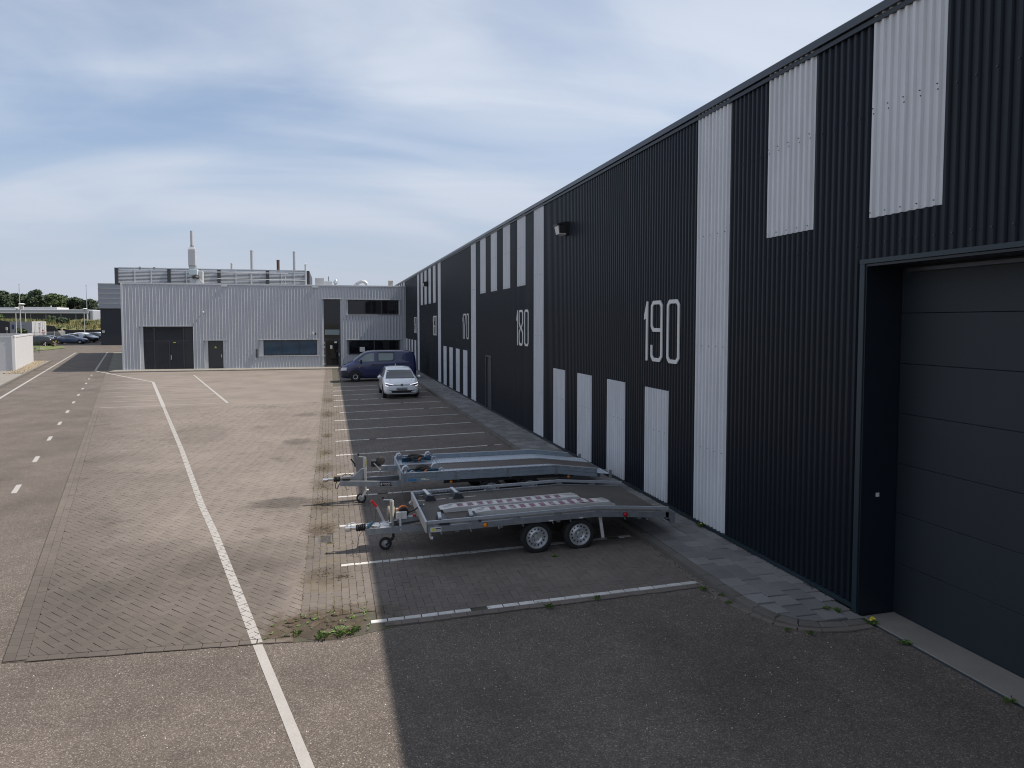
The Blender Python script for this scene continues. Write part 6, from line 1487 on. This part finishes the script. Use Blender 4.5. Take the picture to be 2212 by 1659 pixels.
# local x along the rear end, local y along the side
MB().bbox(.02, 2.16, .02, 11.5, 1.0, 3.36, .02).build('box_body', 'semi', sm)
MB().box(0, .018, 0, 11.5, 1.0, 3.38).build('side_wall', 'semi', sm)
rp = MB().bbox(0, 2.18, -.06, .018, .95, 3.40, .015).build('rear_wall', 'white_wall', sm)
for x in (.35, .6, 1.35, 1.62, 1.9): MB().box(x-.015, x+.015, -.085, -.061, 1.05, 3.3).build('rear_rib', 'lightgrey', rp)
for k in range(8): MB().box(1.03, 1.2, -.10, -.061, 1.5+.22*k, 1.56+.22*k).build('ladder_rung', 'coping', rp)
MB().prism([(1.66, 1.71), (1.81, 1.86), (1.66, 2.01), (1.51, 1.86)], lambda a, b_, tt: (a, tt, b_), -.10, -.07).build('hazard_plate', pmat('dark_red_plate', (.25, .02, .04), .5), rp)
MB().box(1.5, 1.85, -.10, -.07, 1.38, 1.56).build('orange_plate', pmat('orange_red_plate', (.55, .07, .03), .5), rp)
MB().box(-.02, -.003, 9.2, 10.4, 2.0, 2.85).build('logo_panel', pmat('navy_logo', (.012, .018, .12), .5), sm)
mb = MB()
for k in range(9): mb.box(-.02, -.003, 3.4+.6*k, 3.8+.6*k, 2.55, 2.75)
stuff(mb.build('side_lettering', pmat('faded_blue_print', (.16, .18, .26), .6), sm))
for y in (1.2, 2.5, 3.8, 10.2): MB().cyl((.05, y, .5), (.35, y, .5), .5, n=16).build('wheel', 'rubber', sm); MB().cyl((1.83, y, .5), (2.13, y, .5), .5, n=16).build('wheel', 'rubber', sm)
MB().box(.4, 1.8, .2, 11, .55, .99).build('chassis', 'black', sm)
# steel bar fence in front of the semi trailer
fe = thing('bar_fence', 'grey vertical bar fence in front of the white trailer end', 'fence', (-47, 139, .66)); F_ = (-47, 139, .66)
for k in range(34):
    x = -49.6 + k*.15; MB().box(x-.018, x+.018, 138.98, 139.02, .7, 2.30).build('bar', 'lightgrey', fe, origin=F_)
for x in (-49.6, -47.9, -46.2, -44.6): MB().box(x-.05, x+.05, 138.93, 139.07, .66, 2.42).build('post', 'lightgrey', fe, origin=F_)
mb = MB(); mb.box(-49.6, -44.6, 139.021, 139.06, 2.18, 2.24).box(-49.6, -44.6, 139.021, 139.06, .85, .91); mb.build('rail', 'lightgrey', fe, origin=F_)
for (x, y, w_, z0, z1, lb) in ((-47.46, 146.5, .34, 2.34, 2.79, 'cream sign board on a post at the right end of the fence'), (-56.25, 146.5, .32, 2.5, 3.0, 'cream sign board on a post at the left of the grey semi trailer')):
    t = thing('sign_board', lb, 'sign', (x, y, .66)); MB().bbox(-w_/2, w_/2, -.02, .02, z0-.66, z1-.66, .01).build('board', pmat('cream_board', (.62, .58, .46), .6), t); MB().cyl((0, .05, 0), (0, .05, z1-.66), .03, n=8).build('post', 'lightgrey', t); MB().box(-.06, .06, -.024, -.0205, (z0+z1)/2-.72, (z0+z1)/2-.60).build('print', 'coping', t)
# street lamps with flat dish heads, flagpoles
def lamp(x, y, h, r, label, z0=0., offs=.18):
    t = thing('street_lamp', label, 'street lamp', (x, y, z0), 0, 'dish headed lamps of the far yard'); MB().cyl((0, 0, 0), (0, 0, h-.25), .075, .05, n=10).build('pole', 'lightgrey', t, smooth=True)
    mb = MB(); mb.lathe([(0, .10), (r*.5, .09), (r*.92, .02), (r, -.02), (r*.6, -.07), (0, -.08)], (offs, 0, h), 'Z', 20); mb.build('dish', 'number', t, smooth=True)
    MB().cyl((0, 0, h-.3), (offs*.9, 0, h-.05), .05, n=8).build('bracket', 'lightgrey', t); MB().cyl((offs, 0, h-.2), (offs, 0, h-.06), r*.26, n=12).build('lantern', 'coping', t)
lamp(-39.82, 108, 6.25, .42, 'nearest and tallest dish lamp above the white enclosure wall', .05); lamp(-45.58, 122, 5.62, .36, 'dish lamp just left of the tallest lamp', .38); lamp(-42.4, 142, 5.66, .38, 'dish lamp standing alone near the dark hall', .66)
t = thing('lamp_mast', 'thin mast with short side arm in front of the far hall', 'mast', (-54.5, 150, .66)); MB().cyl((0, 0, 0), (0, 0, 5.0), .07, .05, n=8).build('pole', 'lightgrey', t); MB().bar((0, 0, 4.98), (-.5, 0, 5.15), .06, .05).build('arm', 'lightgrey', t)
for (x, y, z1, lb) in ((-55.65, 150.8, 10.85, 'tall thin flagpole rising above the left trees'), (-47.25, 160, 11.25, 'tall thin flagpole left of the dark hall')):
    t = thing('flagpole', lb, 'flagpole', (x, y, .66 if y < 152 else 3.0)); hh = z1-(.66 if y < 152 else 3.0); MB().cyl((0, 0, 0), (0, 0, hh), .09, .045, n=10).build('pole', 'far_grey', t, smooth=True); MB().cyl((0, 0, hh), (0, 0, hh+.1), .07, n=8).build('finial', 'coping', t)
t = thing('mesh_fence', 'small green mesh fence at the corner of the white wall', 'fence', (-35.5, 100.2, 0))
for k in range(9): MB().box(-.62+.14*k, -.60+.14*k, -.01, .01, .1, 1.5).build('wire', 'green_mesh', t)
for k in range(6): MB().box(-.62, .54, .011, .02, .2+.25*k, .22+.25*k).build('wire', 'green_mesh', t)
for (x, lb) in ((-40.45, 'red and white post standing in for lamp glare in front of the black hatchback'), (-39.2, 'red and white post standing in for lamp glare right of the black hatchback')):
    t = thing('glare_post', lb, 'post', (x, 118, .3))  # added post in place of the reddish tail lamp glare
    for k in range(4): MB().cyl((0, 0, .17*k), (0, 0, .17*k+.169), .045, n=8).build('band', 'red' if k % 2 == 0 else 'number', t)
mb = MB(); mb.prism([(math.cos(a)*.55, math.sin(a)*1.2) for a in [i*math.pi/8 for i in range(16)]], lambda a, b_, tt: (-39.1+a, 112+b_, tt), .2, .32); tag(mb.build('well_cover', 'concrete'), 'pale concrete well cover on the small lawn', 'cover')
bush(-39.5, 118.5, .3, 'tiny tuft of green at the lawn edge', 9, 'leaf_mid', .3)

# ================================================================ SMALL THINGS ON THE GROUND
# storm drain grate
dg_ = thing('drain_grate', 'cast iron storm drain grate in the gutter near the trailers', 'drain', (-.135, 12.73, .0)); 
MB().box(-.105, .105, -.20, .20, .0045, .006).build('shaft', 'rim_dark', dg_)
mb = MB(); mb.box(-.115, .115, -.21, -.185, .004, .021).box(-.115, .115, .185, .21, .004, .021).box(-.115, -.095, -.184, .184, .004, .0205).box(.095, .115, -.184, .184, .004, .0205); mb.build('frame', 'iron', dg_)
for k in range(7):
    y = -.15+k*.05; MB().bar((-.095, y-.012, .013), (.095, y+.012, .013), .02, .014).build('bar', 'iron', dg_)
# soil patch with broken cobbles where the paving ends
sp = MB(); rnd = random.Random(21); C0 = (-.06, 9.02)
ring = [(C0[0]+math.cos(a)*(.52+.1*math.sin(3*a))*rnd.uniform(.85, 1.1), C0[1]+math.sin(a)*(.36)*rnd.uniform(.9, 1.08)) for a in [i*math.pi/14 for i in range(28)]]
vs_ = [(C0[0], C0[1], .022)] + [(C0[0]+(x-C0[0])*.6, C0[1]+(y-C0[1])*.6, .020+.008*rnd.random()) for x, y in ring] + [(x, y, .007) for x, y in ring]
fs = [(0, 1+i, 1+(i+1) % 28) for i in range(28)] + [(1+i, 29+i, 29+(i+1) % 28, 1+(i+1) % 28) for i in range(28)]
soil = sp.add(vs_, fs).build('soil_patch', 'soil', fix=False, smooth=True); struct(soil)
for i in range(26):
    x, y = C0[0]+rnd.uniform(-.5, .3), C0[1]+rnd.uniform(-.28, .34); a = rnd.uniform(0, 6); r1, r2 = rnd.uniform(.03, .065), rnd.uniform(.03, .06)
    o = MB().slab([(math.cos(a+q)*(r1 if j % 2 else r2)*rnd.uniform(.85, 1.15), math.sin(a+q)*(r2 if j % 2 else r1)*rnd.uniform(.85, 1.15)) for j, q in enumerate((0, 1.0, 2.0, 3.1, 4.1, 5.2))], lambda p, q: .06*p, .012, -.03, ch=.01).build('cobble', 'paver', soil, fix=False); o.location = (x, y, .028)
def weed(x, y, z, s, label, seed, n=16, flat=False, flowers=0, name='weed_plant', group=None):
    rnd = random.Random(seed); t = thing(name, label, 'weed', (x, y, z), 0, group); mb = MB()
    for i in range(n):
        a = rnd.uniform(0, 6.28); ln = s*rnd.uniform(.5, 1.1); wd = ln*(.22 if flat else .07); up = rnd.uniform(.15, .5) if flat else rnd.uniform(.5, 1.4); ox, oy = rnd.uniform(-s, s)*.5, rnd.uniform(-s, s)*.35
        d = Vector((math.cos(a), math.sin(a), 0)); p = Vector((ox, oy, 0)); sd = Vector((-d.y, d.x, 0))*wd; m1 = p+d*ln*.5+Vector((0, 0, ln*up*.6)); e = p+d*ln+Vector((0, 0, ln*up*.55))
        mb.add([p-sd*.2, p+sd*.2, m1+sd, e, m1-sd], [(0, 1, 2, 3, 4)])
    mb.build('leaf', 'weed', t, fix=False)
    if flowers:
        fm = MB()
        for k in range(flowers): px, py = rnd.uniform(-s, s)*.7, rnd.uniform(-s, s)*.5; fm.cyl((px, py, s*.7), (px, py, s*.7+.012), .014, n=8)
        fm.build('flower', 'yellow', t)
W8 = [(.02, 8.83, .10, True, 'broad leaved weed in the middle of the soil patch'), (-.10, 8.80, .09, True, 'broad leaved weed left of the middle of the soil patch'), (.12, 8.86, .09, True, 'broad leaved weed right of the middle of the soil patch'), (-.44, 8.86, .07, False, 'grass tuft at the left end of the soil patch'), (-.14, 8.69, .09, False, 'grass tuft at the front edge of the soil patch'), (.06, 8.70, .08, False, 'grass tuft on the front edge right of the first tuft'), (.20, 8.74, .08, False, 'grass tuft at the right front of the soil patch'), (.22, 9.20, .06, True, 'small weed at the right back of the soil patch'), (-.22, 9.28, .05, True, 'small weed at the back of the soil patch'), (.11, 9.10, .05, True, 'tiny weed among the broken cobbles'), (.28, 8.82, .06, False, 'short grass at the right tip of the soil patch')]
for i, (x, y, s, fl, lb) in enumerate(W8): weed(x, y, .018, s, lb, 60+i, 26 if not fl else 18, fl)
sd_ = MB(); rnd = random.Random(700)
for i in range(40):
    x, y = C0[0]+rnd.uniform(-.75, .6), C0[1]+rnd.uniform(-.32, .5)
    for k in range(6):
        a = rnd.uniform(0, 6.28); ln = rnd.uniform(.015, .04); d = Vector((math.cos(a), math.sin(a), 0)); q = Vector((-d.y, d.x, 0))*ln*.3; p = Vector((x, y, .022))
        sd_.add([p, p+d*ln*.6+q+Vector((0, 0, ln*.4)), p+d*ln+Vector((0, 0, ln*.3)), p+d*ln*.6-q+Vector((0, 0, ln*.4))], [(0, 1, 2, 3)])
o = sd_.build('seedlings', 'weed', fix=False); stuff(o); tag(o, 'tiny seedlings spread over the soil patch at the paving corner', 'seedlings')
W9 = [(4.95, 8.72, .06, False, 'weed tuft where the white stone line meets the kerb', 0), (5.06, 8.45, .05, False, 'weed tuft in the channel below the kerb', 0), (5.02, 8.2, .05, False, 'tiny weeds along the channel stones', 0), (5.25, 7.28, .045, False, 'weed tuft in front of the rounded kerb end', 0), (5.45, 7.12, .045, False, 'low weeds at the nose of the rounded kerb', 0), (6.05, 7.6, .055, False, 'grass growing between the tiles at the pavement end', 0), (6.15, 7.5, .06, False, 'second grass tuft on the pavement end', 0), (6.33, 7.14, .08, False, 'flowering weed beside the roller door frame', 7), (6.32, 6.62, .07, True, 'broad weed at the threshold edge of the big door', 0), (6.3, 5.3, .06, False, 'weed at the threshold near the right edge of the picture', 0), (2.74, 8.78, .06, False, 'little weed beside the front white stone line', 0), (3.43, 8.84, .06, False, 'little weed at the asphalt edge under the trailer', 0), (6.30, 11.2, .08, False, 'weed at the foot of the light stripe', 2), (3.42, 10.68, .07, True, 'weed beside the front trailer wheel', 0)]
for i, (x, y, s, fl, lb, flw) in enumerate(W9): weed(x, y, (zp(x, y) if x > 5.23 and y > 7.4 else zg(x)+.012), s, lb, 90+i, 30, fl, flw)
# moss and seedlings in the joints of the gutter
ms = MB(); rnd = random.Random(77)
for i in range(2600):
    c = rnd.choice((-.42, -.3145, -.209, -.1035, .002, .1075, .213, .32, .42)); yy = 9.4 + 30*rnd.random()**1.5; cl_ = mnoise.noise((c*3, yy*.8, 2.0))
    if cl_ < -.05 and rnd.random() < .8: continue
    x = c+rnd.gauss(0, .012); z = zg(x)+.012; h = rnd.uniform(.008, .03); a = rnd.uniform(0, 6.28); wd = rnd.uniform(.006, .016)
    ms.add([(x-math.cos(a)*wd, yy-math.sin(a)*wd, z), (x+math.cos(a)*wd, yy+math.sin(a)*wd, z), (x+rnd.uniform(-.02, .02), yy+rnd.uniform(-.02, .02), z+h)], [(0, 1, 2)])
o = ms.build('gutter_moss', pmat('dry_moss', (.17, .15, .045), .9, var=.4, scale=5), fix=False); stuff(o); tag(o, 'yellowish moss and seedlings in the gutter joints', 'moss')
# soil washed over the gutter stones
db_ = MB(); rnd = random.Random(31)
for (cx, cy, rx, ry) in ((-.10, 10.95, .16, .35), (-.18, 13.35, .20, .30), (-.22, 15.2, .2, .5), (-.20, 16.9, .17, .35), (-.20, 19.0, .2, .45), (-.17, 21.3, .16, .3), (-.15, 24.5, .14, .4), (-.15, 30.2, .2, .9), (-.1, 35.5, .2, .8), (.12, 10.75, .12, .1)):
    for i in range(70):
        a = rnd.uniform(0, 6.28); k = abs(rnd.gauss(0, .6)); x, y = cx+math.cos(a)*rx*k, cy+math.sin(a)*ry*k; r = rnd.uniform(.006, .022)
        db_.add([(x+math.cos(q)*r*rnd.uniform(.6, 1.2), y+math.sin(q)*r*rnd.uniform(.6, 1.2), zg(x)+.017) for q in (0, 1.6, 3.1, 4.7)] + [(x, y, zg(x)+.018+r*.5)], [(0, 1, 4), (1, 2, 4), (2, 3, 4), (3, 0, 4)])
o = db_.build('gutter_soil', 'soil', fix=False); stuff(o); tag(o, 'dark crumbs of soil washed together on the gutter stones', 'soil')
# loose grit on the asphalt
gt = MB(); rnd = random.Random(41)
for i in range(420):
    x, y = rnd.uniform(-3.5, 6.2), rnd.uniform(5.6, 8.7); r = rnd.uniform(.003, .009)
    gt.add([(x+math.cos(q)*r, y+math.sin(q)*r, zg(x)+.001) for q in (0, 1.6, 3.1, 4.7)] + [(x, y, zg(x)+r)], [(0, 1, 4), (1, 2, 4), (2, 3, 4), (3, 0, 4)])
o = gt.build('loose_grit', 'paver_white', fix=False); stuff(o); tag(o, 'scattered pale grit on the asphalt yard', 'grit')

# soil and leaf crumbs gathered along the foot of the kerb and the wall
kd = MB(); rnd = random.Random(53)
for i in range(3200):
    if i % 3: x = 5.075 - abs(rnd.gauss(0, .045)); y = 7.7 + 34*rnd.random()**1.7; z = zg(x)+.018
    else: x = 6.335 - abs(rnd.gauss(0, .02)); y = 7.5 + 30*rnd.random()**1.6; z = zp(x, y)
    if y < 8.6 and i % 3: continue
    r = rnd.uniform(.004, .016); a = rnd.uniform(0, 3)
    kd.add([(x+math.cos(a+q)*r*rnd.uniform(.6, 1.3), y+math.sin(a+q)*r*rnd.uniform(.6, 1.3), z) for q in (0, 1.6, 3.1, 4.7)] + [(x, y, z+.002+r*.6)], [(0, 1, 4), (1, 2, 4), (2, 3, 4), (3, 0, 4)])
o = kd.build('kerb_litter', 'soil', fix=False); stuff(o); tag(o, 'dark soil and leaf crumbs along the foot of kerb and wall', 'litter')
fl = MB(); rnd = random.Random(54)
for i in range(260):
    x, y = rnd.uniform(.2, 5.0), 9.1 + 12*rnd.random()**1.3; r = rnd.uniform(.008, .02); a = rnd.uniform(0, 6.28); z = zg(x)+.0185
    fl.add([(x+math.cos(a)*r, y+math.sin(a)*r, z), (x+math.cos(a+1.5)*r*.5, y+math.sin(a+1.5)*r*.5, z+.004), (x-math.cos(a)*r, y-math.sin(a)*r, z), (x-math.cos(a+1.5)*r*.5, y-math.sin(a+1.5)*r*.5, z+.003)], [(0, 1, 2, 3)])
o = fl.build('fallen_leaves', pmat('dry_leaf', (.11, .08, .045), .9, var=.4, scale=9), fix=False); stuff(o); tag(o, 'small dry leaves scattered over the parking bays', 'leaves')
